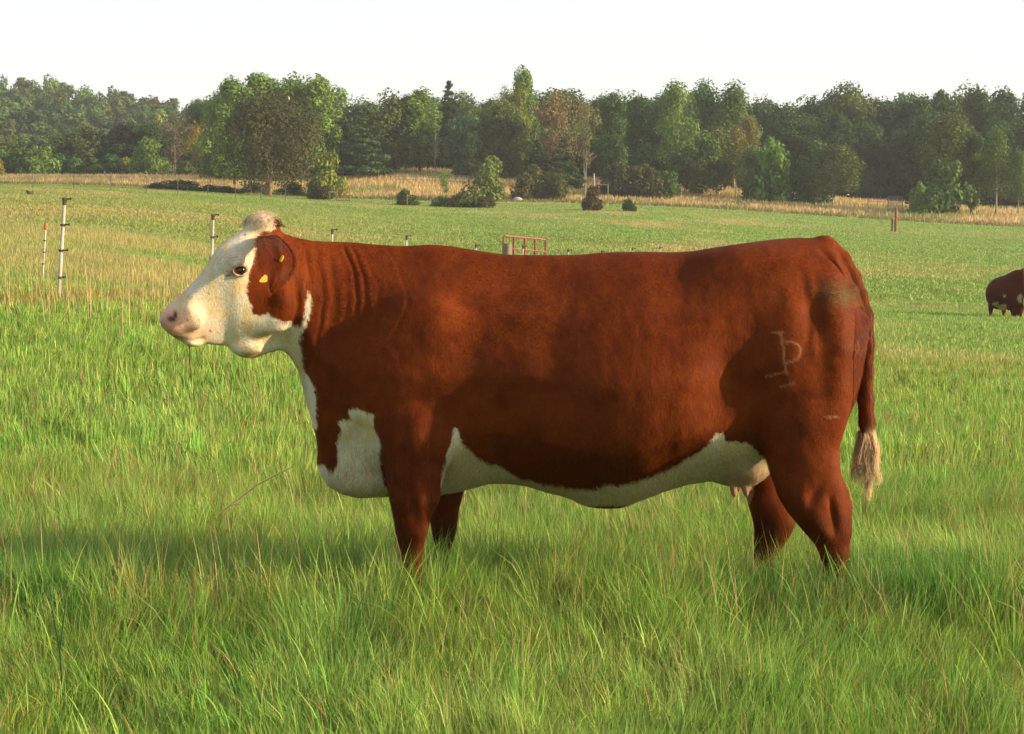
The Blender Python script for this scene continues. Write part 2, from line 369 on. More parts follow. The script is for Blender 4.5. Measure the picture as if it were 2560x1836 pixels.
# ------------------------------------------------------------------ the wood, rear rows (crowns merging into each other)
SKY = np.array([(-60,300),(440,300),(500,250),(540,222),(600,205),(650,192),(700,196),(770,195),(840,215),(850,245),(880,245),(900,232),(960,228),(1010,232),(1040,225),(1080,240),(1110,220),(1150,232),(1200,245),(1250,228),(1280,215),(1340,225),(1400,218),(1450,222),(1480,240),(1510,228),(1560,238),(1600,240),(1640,235),(1680,222),(1740,215),(1790,230),(1830,218),(1880,232),(1900,242),(1960,240),(2010,235),(2060,222),(2090,208),(2120,215),(2160,230),(2200,240),(2240,238),(2290,228),(2340,225),(2380,210),(2450,208),(2500,235),(2540,222),(2600,225),(2700,225)], float)
def skyline(px): return float(np.interp(px, SKY[:, 0], SKY[:, 1]))
REAR = []; UND = []; HT = []; FR = []; SHR = []
MARKS = [(480, 'beside the wooded hillside'), (640, 'behind the big dark tree'), (790, 'right of the big dark tree'), (880, 'behind the blue-green conifer'), (1000, 'behind the olive-brown oak'), (1100, 'behind the bare white tree'), (1200, 'behind the blossoming tree'), (1290, 'behind the domed green bush'), (1390, 'behind the dying tan tree'), (1470, 'behind the leaning birch'), (1560, 'above the white post'), (1650, 'above the low thicket'), (1730, 'behind the feathery birch'), (1820, 'behind the olive birches'), (1920, 'behind the orange-tinged birch'), (2040, 'behind the bright birch clump'), (2150, 'right of the birch thicket'), (2260, 'above the grey gate'), (2350, 'right of the grey gate'), (2450, 'behind the pale olive birch'), (2700, 'at the right edge')]
def mark(px): return next(t for x_, t in MARKS if px <= x_)
CN_ = {'deep': 'dark green', 'mid': 'mid green', 'light': 'light green', 'olive': 'olive', 'blue': 'blue-green', 'rust': 'rusty', 'brown': 'brown', 'tan': 'tan', 'lime': 'lime green', 'yellow': 'yellow'}
def wood_label(pl, row, px): return '%s tree %s %s' % (CN_[pl], ['on the skyline', 'just below the skyline', 'in the shaded middle'][row], mark(px))
for row, (Yr, dtop, step) in enumerate(((262, 0, 88), (250, 16, 84), (238, 50, 84))):
    px = 430 + row * 21
    while px < 2690:
        Y = Yr - (px - 1280) / 1280 * 14 + TR.uniform(-4, 4)
        tp = skyline(px) + dtop + TR.uniform(0, 16) + (TR.uniform(-6, 40) if row == 2 else 0)
        kk = TR.choice(['oak', 'oak', 'oak', 'poplar', 'oak']); 
        side_ = 'deep' if px > 1850 else ('mid' if TR.random() < .5 else 'light')
        pl = TR.choice([side_, side_, 'mid', 'olive', 'deep']) if px > 500 else 'mid'
        wd_ = step * TR.uniform(1.45, 2.0) * (.8 if kk == 'poplar' else 1.1)
        REAR.append(tree('broadleaf_tree', kk, px, Y, tp, wd_, pl, wood_label(pl, row, px), 'trees in the rear rows of the wood'))
        px += step * TR.uniform(.75, 1.15)
# undergrowth closing the foot of the wood
px = 420
while px < 2680:
    Y = 232 - (px - 1280) / 1280 * 12 + TR.uniform(-3, 3); bp_ = float(unP(*GP(px, Y))[1])
    pl = TR.choice(['deep', 'deep', 'blue', 'mid']); UND.append(tree('understorey_bush', 'bush', px, Y + 5, bp_ - TR.uniform(60, 105), TR.uniform(90, 140), pl, '%s undergrowth bush low %s' % (CN_[pl], mark(px)), 'bushes in the undergrowth of the wood', cat='bush'))
    px += TR.uniform(48, 66)

# ------------------------------------------------------------------ hillside wood at the left
HS = np.array([(-80,188),(0,190),(20,188),(60,195),(130,192),(160,205),(210,212),(260,220),(290,218),(330,228),(380,238),(420,238),(450,255),(500,272),(560,275),(640,285)], float)
HILL = [(455, 0, 52), (430, 24, 54), (405, 50, 56), (375, 80, 60), (345, 112, 62), (318, 146, 66), (292, 178, 70)]
HROW = ['on the hill skyline', 'under the hill skyline', 'high on the hillside', 'midway up the hillside', 'lower on the hillside', 'low on the hillside', 'lowest on the hillside']
def hmark(px): return 'at the far left' if px < 120 else 'above the white stakes' if px < 300 else 'above the yellowing tree' if px < 450 else 'near the big dark tree'
for row, (Yr, dtop, step) in enumerate(HILL):
    px = -70 + row * 13
    while px < 620 - row * 22:
        h_ = 11 + TR.uniform(-2, 2); s_t = float(np.interp(px, HS[:, 0], HS[:, 1])); fade = 1 - .25 * (px / 600.)
        tp = s_t + dtop * fade + TR.uniform(-5, 7)
        pl = TR.choice(['mid', 'mid', 'olive', 'light', 'olive', 'deep'] + (['rust', 'brown', 'tan'] if TR.random() < .18 else ['mid'])) if row < 4 else TR.choice(['deep', 'mid', 'mid', 'blue', 'olive'])
        HT.append(tree('hillside_tree', 'hill', px, Yr + TR.uniform(-8, 8), tp, step * TR.uniform(1.6, 2.2), pl, '%s tree %s %s' % (CN_[pl], HROW[row], hmark(px)), 'trees on the wooded hillside'))
        px += step * TR.uniform(.8, 1.15)
# woods edge at the left: shrubby front rank
LAB_L = 'dark leafy tree in the front rank below the wooded hillside'
for (px, tp, wd_, pl, k) in [(-40,330,120,'olive','oak'),(30,345,110,'olive','oak'),(95,352,100,'blue','oak'),(160,330,110,'olive','oak'),(225,318,110,'olive','oak'),(290,325,90,'deep','pine'),(330,300,100,'blue','oak'),(385,300,90,'deep','oak')]:
    FR.append(tree('broadleaf_tree', k, px, 246, tp, wd_ * 1.3, pl, '%s tree in the front rank below the hillside' % CN_[pl], 'front rank trees below the hillside'))
LSH = 'rounded shrub at the foot of the wooded hillside behind the tan field'
for (px, tp, wd_, pl) in [(-30,372,80,'light'),(20,372,90,'mid'),(60,365,80,'mid'),(100,362,90,'light'),(150,385,70,'mid'),(190,392,60,'mid'),(235,395,70,'mid'),(275,385,80,'deep'),(320,392,50,'lime'),(415,395,70,'mid'),(460,400,70,'olive'),(120,405,60,'mid'),(250,410,60,'mid'),(385,405,60,'light'),(345,400,60,'olive')]:
    SHR.append(tree('shrub', 'bush', px, 234 + TR.uniform(-3, 3), tp, wd_ * 1.25, pl, '%s rounded shrub behind the tan field at the left' % CN_[pl], 'shrubs at the foot of the hillside', cat='shrub'))
tree('yellow_shrub', 'bush', -8, 222, 385, 60, 'yellow', 'yellow-green shrub cut off by the left edge of the photo', cat='shrub')
tree('broadleaf_tree', 'bush', 368, 230, 345, 130, 'light', 'fresh green bushy tree right of the white stakes, left of the thin yellowing tree')
tree('thin_tree', 'sparse', 440, 226, 288, 100, (.13,.115,.06), 'thin grey-brown tree with pale stems and few yellow leaves', trunk_col=(.30, .26, .19))
tree('yellow_tree', 'sparse', 495, 224, 312, 85, 'yellow', 'yellow-leaved tree beside the big dark tree', trunk_col=(.22, .18, .12))

# ------------------------------------------------------------------ big tree standing alone in front of the wood
tree('broadleaf_tree', 'poplar', 590, 200, 208, 130, 'light', 'tall light green tree behind the left side of the big brown-green tree')
for px, tp, wd_, n_ in ((660,188,120,'tall light green tree rising highest above the big brown-green tree'),(730,200,100,'light green tree just right of the highest one in the wood'),(795,193,110,'light green tree with a round top at the right end of the tall left clump'),(548,245,110,'green tree at the left end of the tall clump beside the hill')):
    tree('broadleaf_tree', 'poplar' if px != 548 else 'oak', px, 212, tp, wd_ * 1.15, 'light', n_)
kind('big', [crown_mesh('crown', 200, 10.5, 6.2, 2.3, 64, 17000, .20, 'round', ragged=.55)], [trunk_mesh('trunk', 203, 9.5, .26, .03, 16, .3, .45, 2)], 10.5, 6.2)
tree('big_tree', 'big', 672, 178, 242, 262, (.072, .078, .028), 'big dark brown-green tree with forked trunk standing alone before the wood', trunk_col=(.30, .20, .13), jit=0)
tree('lime_bush', 'bush', 815, 184, 382, 125, 'lime', 'bright yellow-green bush at the right foot of the big dark tree', cat='shrub', jit=.03)

# ------------------------------------------------------------------ individual front trees of the wood, left to right
for (k, px, Y, tp, wd_, pl, lab, tc) in [
 ('pine', 835, 214, 312, 110, 'blue', 'blue-green conifer with a pointed top just right of the lime bush', None),
 ('oak', 822, 222, 248, 110, 'deep', 'very dark rounded tree behind the blue-green conifer', None),
 ('pine', 908, 212, 292, 130, (.050,.085,.036), 'tall blue-green conifer with drooping sprays, second in the conifer pair', None),
 ('oak', 985, 218, 232, 150, 'olive', 'olive-brown oak rising behind the second conifer', None),
 ('poplar', 1050, 218, 232, 110, 'light', 'tall narrow fresh green tree left of the bare white tree', None),
 ('pine', 1122, 232, 196, 90, 'blue', 'pine whose tufted top stands above the skyline', None),
 ('oak', 1165, 214, 285, 112, (.085,.130,.062), 'dark tree dotted with pale grey-white blossom clusters', None),
 ('oak', 1250, 216, 246, 140, 'olive', 'rounded dark tree with greyish top right of the blossoming tree', None),
 ('poplar', 1305, 232, 172, 76, 'light', 'thin-topped tree standing tallest above the skyline', None),
 ('fan', 1285, 224, 218, 90, (.15,.16,.030), 'yellow-green tree below the tallest thin-topped tree', None),
 ('fan', 1385, 212, 238, 130, 'tan', 'dying tan-brown tree with pale stems in the middle of the wood', (.34,.29,.21)),
 ('sparse', 1462, 208, 262, 70, (.14,.125,.045), 'narrow yellow-brown birch leaning right of the dying tan tree', WHITEBARK),
 ('pine', 1345, 206, 345, 90, 'blue', 'small dark blue-green conifer in front of the dying tan tree', None),
 ('pine', 1408, 204, 338, 90, 'deep', 'small dark conifer just left of the leaning birch foot', None),
 ('poplar', 1530, 214, 232, 90, 'mid', 'dark green poplar with hanging branches right of the leaning birch', None),
 ('poplar', 1590, 222, 245, 100, 'mid', 'mid green poplar in the middle of the wood above the low thicket', None),
 ('birch', 1690, 214, 222, 100, 'light', 'tall light green birch with feathery top above the round birches', WHITEBARK),
 ('birch', 1755, 220, 222, 110, 'mid', 'tall mid green birch second from the feathery one', WHITEBARK),
 ('birch', 1835, 218, 226, 110, (.075,.11,.032), 'broad tall birch left of the very dark part of the wood', WHITEBARK),
 ('birch', 1868, 207, 302, 70, (.14,.12,.036), 'orange-tinged young birch with a white stem', WHITEBARK),
 ('birch', 1838, 205, 328, 60, (.13,.11,.036), 'small orange-brown birch left of the white-stemmed orange one', WHITEBARK),
 ('oak', 1745, 203, 335, 150, (.075,.105,.030), 'rounded group of olive birch foliage with white forked stems at its foot', WHITEBARK),
 ('birch', 1790, 204, 330, 90, (.10,.105,.032), 'brownish-topped birch on the right of the rounded olive birch', WHITEBARK),
 ('bush', 1925, 200, 342, 130, (.085,.150,.030), 'bright green bushy birch clump at the edge of the wood', None),
 ('birch', 1870, 199, 380, 70, (.085,.140,.030), 'low bright green birch clump in front of the orange-tinged birches', WHITEBARK),
 ('birch', 2080, 198, 370, 120, (.095,.115,.030), 'yellow-topped small birch at the right end of the birch thicket', WHITEBARK),
 ('bush', 2010, 199, 412, 110, (.055,.10,.028), 'low dark green clump between the bright birch and yellow-topped birch', None),
 ('birch', 2372, 190, 298, 130, (.095,.115,.036), 'tall pale olive birch right of the dark gap with the grey gate', WHITEBARK),
 ('bush', 2345, 186, 395, 150, 'mid', 'wide green bush spreading below the tall pale olive birch', None),
 ('poplar', 2425, 190, 340, 80, (.085,.12,.030), 'light green young tree with its top beside the tall pale olive birch', None),
 ('birch', 2485, 188, 332, 78, (.085,.12,.030), 'young birch with a long pale bare stem near the right edge', (.34,.32,.27)),
 ('birch', 2540, 186, 385, 60, (.075,.11,.030), 'smallest slender birch at the right edge', WHITEBARK),
 ('bush', 2292, 184, 458, 60, 'light', 'small pale bush just right of the grey gate', None),
 ]:
    if not isinstance(pl, str): pl = tuple(np.array(pl) * np.array([1.15, 1.35, 1.15]))
    tree({'pine': 'conifer_tree', 'oak': 'broadleaf_tree', 'poplar': 'poplar_tree', 'fan': 'fading_tree', 'sparse': 'birch_tree', 'birch': 'birch_tree', 'bush': 'bushy_tree'}[k], k, px, Y, tp, wd_ * 1.12, pl, lab, trunk_col=tc or (.10, .08, .055), jit=.05)
tree('bare_tree', 'dead', 1089, 212, 272, 50, 'grey', 'bare white dead tree among the dark trees', trunk_col=(.30, .28, .26))
# blossom clusters on the dark tree are the pale lobes of its own crown
for (px, Y, tp, wd_, pl, lab) in [(1228,188,395,115,(.150,.215,.050),'rounded green bush with a domed top at the edge of the golden meadow'),(1330,190,415,90,(.105,.12,.036),'olive willow bush right of the domed green bush'),(1385,190,430,80,(.095,.11,.034),'low olive bush below the small conifers'),
    (1115,186,424,36,'light','thin pale sapling standing alone in the golden meadow'),(1545,196,405,90,(.07,.09,.032),'low greyish thicket bush right of the white post'),(1615,196,408,110,(.085,.10,.036),'low thicket bush with upright twigs in the middle'),(1660,197,425,90,'mid','low thicket bush touching the rounded olive birch')]:
    tree('meadow_bush' if px != 1115 else 'sapling', 'bush' if px != 1115 else 'sparse', px, Y, tp, wd_ * 1.15, pl, lab, cat='shrub' if px != 1115 else 'sapling', jit=.04)
# dark bushes along the far pasture edge
for (px, Y, tp, wd_, pl, lab, zo) in [(455,183,446,120,'deep','long low dark hedge bush left of the big tree',0),(395,184,453,90,'deep','left end of the low dark hedge',0),(525,181,458,90,'deep','low dark bush joining the hedge to the big tree',0),(575,180,462,80,'deep','low dark bush in the shade left of the forked trunk',0),
    (640,186,452,80,'deep','dark bush just left of the forked trunk',0),(735,186,452,90,'deep','dark bush just right of the forked trunk',0),(800,175,462,90,(.05,.055,.025),'brown-green bush between the dark bush and the far red gate',0),
    (1012,170,470,78,(.085,.120,.034),'round dark green bush left of the two in the meadow',0),(1150,169,477,90,(.085,.120,.034),'low spreading dark bush, right of the two in the meadow',0),(1205,169,486,80,(.085,.09,.032),'low brownish bush trailing from the spreading dark bush',0),
    (1478,164,462,72,(.085,.060,.035),'brown scrubby bush below the white post',0),(1572,166,492,40,'deep','small dark bush right of the brown scrubby bush',0),(1105,170,486,60,'mid','small dark tuft of scrub left of the spreading bush',0)]:
    tree('hedge_bush', 'bush', px, Y, tp + 3, wd_ * 1.0, pl, lab, cat='bush', jit=.05)
for L__ in (REAR, UND, HT, FR, SHR): single_out(L__)
tree('corner_bush', 'bush', -5, 180, 436, 30, 'deep', 'dark bush at the very left edge above the pasture', cat='bush')
# ------------------------------------------------------------------ the big cow
YM = 6.3
TOP = [(404,799),(406,784),(416,770),(431,755),(449,740),(465,724),(483,706),(501,686),(517,665),(526,648),(536,630),(550,612),(571,598),(594,585),(605,577),(618,568),(640,556),(668,554),(688,562),(703,582),(741,594),(783,602),(819,603),(880,605),(940,611),(1010,615),(1080,611),(1127,615),(1174,623),(1220,631),(1267,637),(1337,638),(1407,638),(1454,637),(1500,632),(1570,630),(1617,630),(1687,631),(1734,628),(1781,621),(1837,614),(1889,606.5),(1941,599),(1992,594.5),(2029,596),(2062,600),(2082,618),(2100,655),(2124,702),(2140,728),(2149,755),(2153,785)]
BOT = [(404,802),(410,815),(421,830),(434,843),(452,853.6),(470,861),(483,863),(493.6,861),(505,859),(514,860),(535,864),(571,865),(586.5,877),(602,890),(622.6,895),(640.7,892),(659,883),(679,882),(692,877),(705,875),(724,890.5),(741,916),(753,944),(760,981),(767,1016),(780,1048),(787,1066),(790.4,1094),(795,1123),(804,1152),(825,1178),(848,1204),(871,1223),(900,1237),(952,1239),(1099,1236),(1136,1230),(1174,1221),(1220,1208),(1267,1208),(1314,1214),(1360,1228),(1407,1239.5),(1444,1250),(1477,1260),(1514.5,1266),(1547,1264),(1584.6,1256),(1622,1242),(1664,1225.5),(1710.6,1211.5),(1757,1203.5),(1800,1200),(1860,1190),(1925,1170),(1980,1140),(2060,1115),(2086,1100),(2100,1072),(2116,1048),(2134,1005),(2139.6,963),(2144,921),(2148,870),(2153,795)]
# x px : half widths bottom..top, exponent, centre offset towards the viewer
WID = [
(400,[.040,.045,.050,.045,.040],2.2,-.342),
(412,[.048,.064,.072,.066,.054],2.4,-.336),
(440,[.052,.074,.084,.078,.062],2.5,-.318),
(480,[.048,.068,.078,.074,.062],2.4,-.293),
(520,[.044,.062,.076,.080,.074],2.3,-.268),
(570,[.046,.068,.092,.110,.104],2.3,-.236),
(610,[.052,.082,.112,.128,.116],2.4,-.208),
(650,[.058,.090,.119,.123,.100],2.3,-.177),
(700,[.064,.098,.122,.117,.082],2.2,-.136),
(760,[.070,.110,.140,.128,.075],2.1,-.085),
(850,[.105,.185,.215,.170,.080],2.1,-.040),
(950,[.135,.235,.250,.195,.085],2.2,-.012),
(1050,[.150,.262,.280,.225,.100],2.2,0),
(1200,[.180,.305,.318,.255,.120],2.2,0),
(1350,[.205,.355,.372,.300,.145],2.2,0),
(1480,[.220,.400,.420,.340,.190],2.2,0),
(1600,[.220,.410,.430,.355,.232],2.2,0),
(1750,[.195,.365,.392,.346,.245],2.2,0),
(1850,[.170,.290,.350,.328,.228],2.3,0),
(1950,[.140,.270,.342,.322,.218],2.3,0),
(2050,[.130,.240,.310,.290,.180],2.3,0),
(2110,[.125,.210,.260,.240,.120],2.3,0),
(2140,[.110,.160,.210,.190,.080],2.3,0),
(2153,[.060,.090,.120,.100,.050],2.2,0)]
_wx = np.array([r[0] for r in WID], float); _ww = np.array([r[1] for r in WID]); _wn = np.array([r[2] for r in WID]); _wc = np.array([r[3] for r in WID])
def yoff(px): return np.interp(px, _wx, _wc)
def CP(px, py, dy=0.0):
    """cow point: pixel on the cow's (bent) middle plane, moved dy away from the viewer"""
    Y = YM + float(yoff(px)) + dy; return np.array(PV(px, py, Y))

H = 0.0065
X0, X1 = -1.42, 1.48; Y0, Y1 = 5.72, 6.80; Z0, Z1 = -0.02, 1.56
gx = np.arange(X0, X1, H); gy = np.arange(Y0, Y1, H); gzz = np.arange(Z0, Z1, H)
# resample the outline against world x
_top = np.array([P(a, b, YM + yoff(a)) for a, b in TOP]); _bot = np.array([P(a, b, YM + yoff(a)) for a, b in BOT])
wxs = np.array([float(P(a, 900, YM + yoff(a))[0]) for a in _wx])
zt = np.interp(gx, _top[:, 0], _top[:, 2]); zb = np.interp(gx, _bot[:, 0], _bot[:, 2])
def sm1(a, n=2):
    for _ in range(n):
        b = a.copy(); b[1:-1] = .25 * a[:-2] + .5 * a[1:-1] + .25 * a[2:]; a = b
    return a
zt = sm1(zt); zb = sm1(zb)
Ws = np.stack([sm1(np.interp(gx, wxs, _ww[:, k]), 12) for k in range(5)], 1)
Ns = sm1(np.interp(gx, wxs, _wn), 8); Cs = sm1(np.interp(gx, wxs, _wc), 12)
hh = np.maximum((zt - zb) / 2, .004); zc = (zt + zb) / 2
FLD = np.empty((len(gx), len(gy), len(gzz)), np.float32)
tk = np.array([0, .25, .5, .75, 1.])
for i in range(len(gx)):
    t = (gzz - zc[i]) / hh[i]; tt = np.clip((t + 1) / 2, 0, 1)
    Wz = np.interp(tt, tk, Ws[i]); n = Ns[i]
    yy = np.abs(gy - (YM + Cs[i]))
    rho = ((yy[:, None] / Wz[None]) ** n + (np.abs(t) ** n)[None]) ** (1 / n)
    FLD[i] = (rho - 1) * min(hh[i], Ws[i].max())
x_lo, x_hi = _top[0, 0], _top[-1, 0]
ex = np.maximum(np.maximum(x_lo - gx, gx - x_hi), 0)
FLD += (ex * 1.0)[:, None, None]; FLD[ex > 0] = np.maximum(FLD[ex > 0], .004)

def sub(lo, hi):
    i0 = [max(0, int((lo[k] - (X0, Y0, Z0)[k]) / H)) for k in range(3)]
    i1 = [min((len(gx), len(gy), len(gzz))[k], int((hi[k] - (X0, Y0, Z0)[k]) / H) + 2) for k in range(3)]
    s = tuple(slice(i0[k], i1[k]) for k in range(3))
    return s, gx[s[0]][:, None, None], gy[s[1]][None, :, None], gzz[s[2]][None, None, :]
def blend(s, d, k, carve=False):
    a = FLD[s]; d = d.astype(np.float32)
    if carve:
        d = -d; h = np.clip(.5 - .5 * (d - a) / k, 0, 1); FLD[s] = d * (1 - h) + a * h + k * h * (1 - h)
    else:
        h = np.clip(.5 + .5 * (d - a) / k, 0, 1); FLD[s] = d * (1 - h) + a * h - k * h * (1 - h)
def ell(c, r, k=.03, carve=False, rot=None):
    """ellipsoid; rot = degrees in the x-z plane"""
    c = np.asarray(c, float); m = max(r) + k * 2 + .01
    s, x, y, z = sub(c - m, c + m); x = x - c[0]; y = y - c[1]; z = z - c[2]
    if rot:
        q = math.radians(rot); x, z = x * math.cos(q) + z * math.sin(q), -x * math.sin(q) + z * math.cos(q)
    rr = np.sqrt((x / r[0]) ** 2 + (y / r[1]) ** 2 + (z / r[2]) ** 2)
    g = np.sqrt((x / r[0] ** 2) ** 2 + (y / r[1] ** 2) ** 2 + (z / r[2] ** 2) ** 2) + 1e-6
    blend(s, rr * (rr - 1) / g, k, carve)
def limb(pts, k=.03, sq=1.0, carve=False, k0=None):
    """chain of round cones; pts = [(p, r)], sq = depth / width"""
    for j, ((p, r), (q, R)) in enumerate(zip(pts[:-1], pts[1:])):
        kk = k0 if (j == 0 and k0) else k
        p = np.asarray(p, float); q = np.asarray(q, float); m = max(r, R) + kk * 2 + .01
        s, x, y, z = sub(np.minimum(p, q) - m, np.maximum(p, q) + m)
        dx, dy, dz = q - p; dy2 = dy / sq; L2 = dx * dx + dy2 * dy2 + dz * dz
        X = x - p[0]; Y = (y - p[1]) / sq; Z = z - p[2]
        t = np.clip((X * dx + Y * dy2 + Z * dz) / L2, 0, 1)
        d = np.sqrt((X - t * dx) ** 2 + (Y - t * dy2) ** 2 + (Z - t * dz) ** 2) - (r + (R - r) * t)
        blend(s, d, kk, carve)
def bothsides(f):
    for sgn in (-1, 1): f(sgn)

# --- trunk masses
NF = 6.07; FF = 6.52; NH = 6.08; FH = 6.50
def at(px, py, Y): return np.array(PV(px, py, Y))
for s_ in (-1, 1):
    ell(at(1030, 890, YM + .23 * s_), (.15, .048, .20), .16, rot=-14)         # shoulder blade
    ell(at(935, 985, YM + .17 * s_), (.10, .09, .12), .05)                    # point of shoulder
    ell(at(1045, 1075, YM + .21 * s_), (.13, .08, .15), .05)                  # upper arm
    ell(at(1885, 690, YM + .150 * s_), (.12, .05, .06), .16)                # hook bone
    ell(at(2110, 735, YM + .13 * s_), (.055, .07, .05), .04)                  # pin bone
    ell(at(1842, 1000, YM + .52 * s_), (.085, .205, .27), .12, carve=True, rot=-8)     # flank hollow
    ell(at(2015, 930, YM + .21 * s_), (.175, .11, .30), .06)                  # thigh
    ell(at(2045, 765, YM + .41 * s_), (.020, .125, .09), .08, carve=True)      # groove ahead of pin bone
ell(at(880, 1150, YM), (.13, .14, .12), .05)                                  # brisket
ell(at(935, 1195, YM - .03), (.12, .10, .055), .03)
# --- legs
limb([(at(1040,1090,NF), .12), (at(1037,1180,NF), .10), (at(1035,1235,NF), .088), (at(1030,1268,NF), .067), (at(1030,1302,NF), .058), (at(1029,1330,NF), .052), (at(1028,1358,NF), .040), (at(1031,1470,NF), .033), (at(1029,1512,NF), .041), (at(1020,1540,NF), .036), (at(1016,1555,NF), .048)], .02, .85, k0=.06)
limb([(at(1105,1110,FF), .11), (at(1112,1190,FF), .085), (at(1112,1235,FF), .064), (at(1109,1290,FF), .052), (at(1110,1320,FF), .044), (at(1108,1350,FF), .036), (at(1108,1430,FF), .033), (at(1106,1465,FF), .040), (at(1098,1500,FF), .046)], .02, .85, k0=.06)
limb([(at(2000,1060,NH), .15), (at(2008,1150,NH), .125), (at(2022,1208,NH), .116), (at(2040,1247,NH), .108), (at(2056,1283,NH), .091), (at(2068,1309,NH), .078), (at(2078,1335,NH), .066), (at(2086,1376,NH), .052), (at(2090,1470,NH), .038), (at(2088,1515,NH), .045), (at(2076,1555,NH), .050)], .02, .62, k0=.05)
limb([(at(2106,1236,NH), .022), (at(2112,1268,NH), .018), (at(2109,1330,NH), .022)], .03, .7)     # hamstring cord and hock point
limb([(at(2010,1250,NH-.06), .02), (at(2062,1330,NH-.05), .018)], .04, .8)
ell(at(2086, 1295, NH - .070), (.014, .034, .085), .025, carve=True, rot=10); ell(at(2040, 1240, NH - .095), (.02, .03, .08), .03, carve=True, rot=-25); ell(at(1032, 1285, NF - .07), (.012, .022, .06), .02, carve=True)
limb([(at(1935,1080,FH), .14), (at(1895,1165,FH), .105), (at(1908,1222,FH), .066), (at(1917,1255,FH), .068), (at(1930,1283,FH), .074), (at(1936,1302,FH), .076), (at(1930,1330,FH), .064), (at(1920,1360,FH), .050), (at(1910,1400,FH), .040), (at(1905,1450,FH), .035), (at(1890,1495,FH), .050)], .02, .66, k0=.05)
# --- udder and teats
ell(at(1850, 1160, YM + .02), (.115, .13, .085), .04)
for px_, Y_, b_ in ((1833, YM - .06, 1249), (1863, YM - .05, 1249), (1842, YM + .09, 1236), (1868, YM + .10, 1236)):
    limb([(at(px_ - 1, 1195, Y_), .015), (at(px_ + 1, b_ - 22, Y_), .0125), (at(px_ + 4, b_ - 8, Y_), .0115)], .012)
# navel bulge
ell(at(1510, 1248, YM), (.10, .06, .022), .03)
# --- tail
TAIL = [((2062,622), .050), ((2100,652), .040), ((2132,695), .031), ((2152,738), .025), ((2163,790), .0285), ((2166,860), .029), ((2164,930), .0275), ((2164,1000), .029), ((2167,1060), .0285), ((2166,1092), .019)]
limb([(at(a, b, YM - .01 - .0 * i), r) for i, ((a, b), r) in enumerate(TAIL)], .012, .9, k0=.02)
limb([(at(2062, 628, YM - .115), .014), (at(2092, 680, YM - .105), .016), (at(2128, 722, YM - .085), .016), (at(2146, 790, YM - .06), .012)], .03, 1, carve=True)
# --- head
def hp(px, py, side): return CP(px, py, side)
ell(CP(656, 570), (.058, .080, .049), .02, rot=6)                             # poll
for s_ in (-1, 1):
    ell(CP(592, 652, .098 * s_), (.045, .018, .014), .025, rot=-20)            # brow
    ell(CP(652, 780, .080 * s_), (.085, .028, .080), .06)                     # cheek
    ell(CP(618, 872, .035 * s_), (.05, .03, .022), .03)                       # jowl
    ell(CP(600, 676, .122 * s_), (.028, .022, .016), .010, carve=True)        # eye socket
    ell(CP(535, 745, .118 * s_), (.07, .03, .022), .05, carve=True, rot=35)   # hollow under the eye
    ell(CP(472, 800, .060 * s_), (.050, .024, .035), .03, rot=-15)
    ell(CP(433, 802, .03 * s_), (.041, .045, .044), .02)            # upper lip pad
    limb([(CP(437, 800, .088 * s_), .010), (CP(429, 798, .088 * s_), .0125), (CP(419, 794, .078 * s_), .009)], .004, carve=True)  # nostril
    limb([(CP(436, 796, .088 * s_), .009), (CP(439, 784, .088 * s_), .007)], .004, carve=True)
    limb([(CP(420, 826, .07 * s_), .004), (CP(445, 845, .078 * s_), .005), (CP(482, 850, .080 * s_), .006), (CP(505, 846, .080 * s_), .006), (CP(522, 830, .083 * s_), .004)], .006, carve=True)  # mouth line
    limb([(CP(520, 845, .080 * s_), .005), (CP(600, 838, .094 * s_), .005), (CP(640, 845, .105 * s_), .004)], .02, carve=True)
    ell(CP(645, 842, .112 * s_), (.035, .012, .012), .03, carve=True)
    limb([(CP(730, 665, .124 * s_), .010), (CP(737, 740, .132 * s_), .016), (CP(742, 805, .140 * s_), .008)], .035, carve=True)   # groove between jaw and neck
    limb([(CP(700, 640, .122 * s_), .012), (CP(706, 745, .122 * s_), .014), (CP(698, 810, .102 * s_), .008)], .06)     # edge of jaw
ell(CP(484, 858), (.032, .048, .012), .012)                                   # chin
# eyelids
for s_ in (-1, 1):
    limb([(CP(577, 680, .108 * s_), .005), (CP(590, 664, .121 * s_), .0075), (CP(606, 661, .123 * s_), .0075), (CP(621, 674, .119 * s_), .006)], .006)
    limb([(CP(577, 681, .108 * s_), .005), (CP(592, 689, .117 * s_), .006), (CP(608, 689, .119 * s_), .006), (CP(621, 676, .119 * s_), .005)], .006)

# light blur of the field joins everything softly
def blur(F):
    for ax in range(3):
        G = F.copy(); sl = [slice(None)] * 3; a = sl.copy(); b = sl.copy(); c = sl.copy()
        a[ax] = slice(0, -2); b[ax] = slice(1, -1); c[ax] = slice(2, None)
        G[tuple(b)] = .25 * F[tuple(a)] + .5 * F[tuple(b)] + .25 * F[tuple(c)]; F = G
    return F
FB = blur(blur(FLD)); wb = sstep(-.62, -.45, gx)[:, None, None].astype(np.float32); zl = sstep(.62, .75, gzz)[None, None, :].astype(np.float32)
hd = (1 - sstep(-.86, -.72, gx))[:, None, None].astype(np.float32)
FLD = blur(FLD) * hd + FB * (1 - hd)
FLD[:, :, :2] = 1; FLD[:2] = 1; FLD[-2:] = 1; FLD[:, :2] = 1; FLD[:, -2:] = 1; FLD[:, :, -2:] = 1

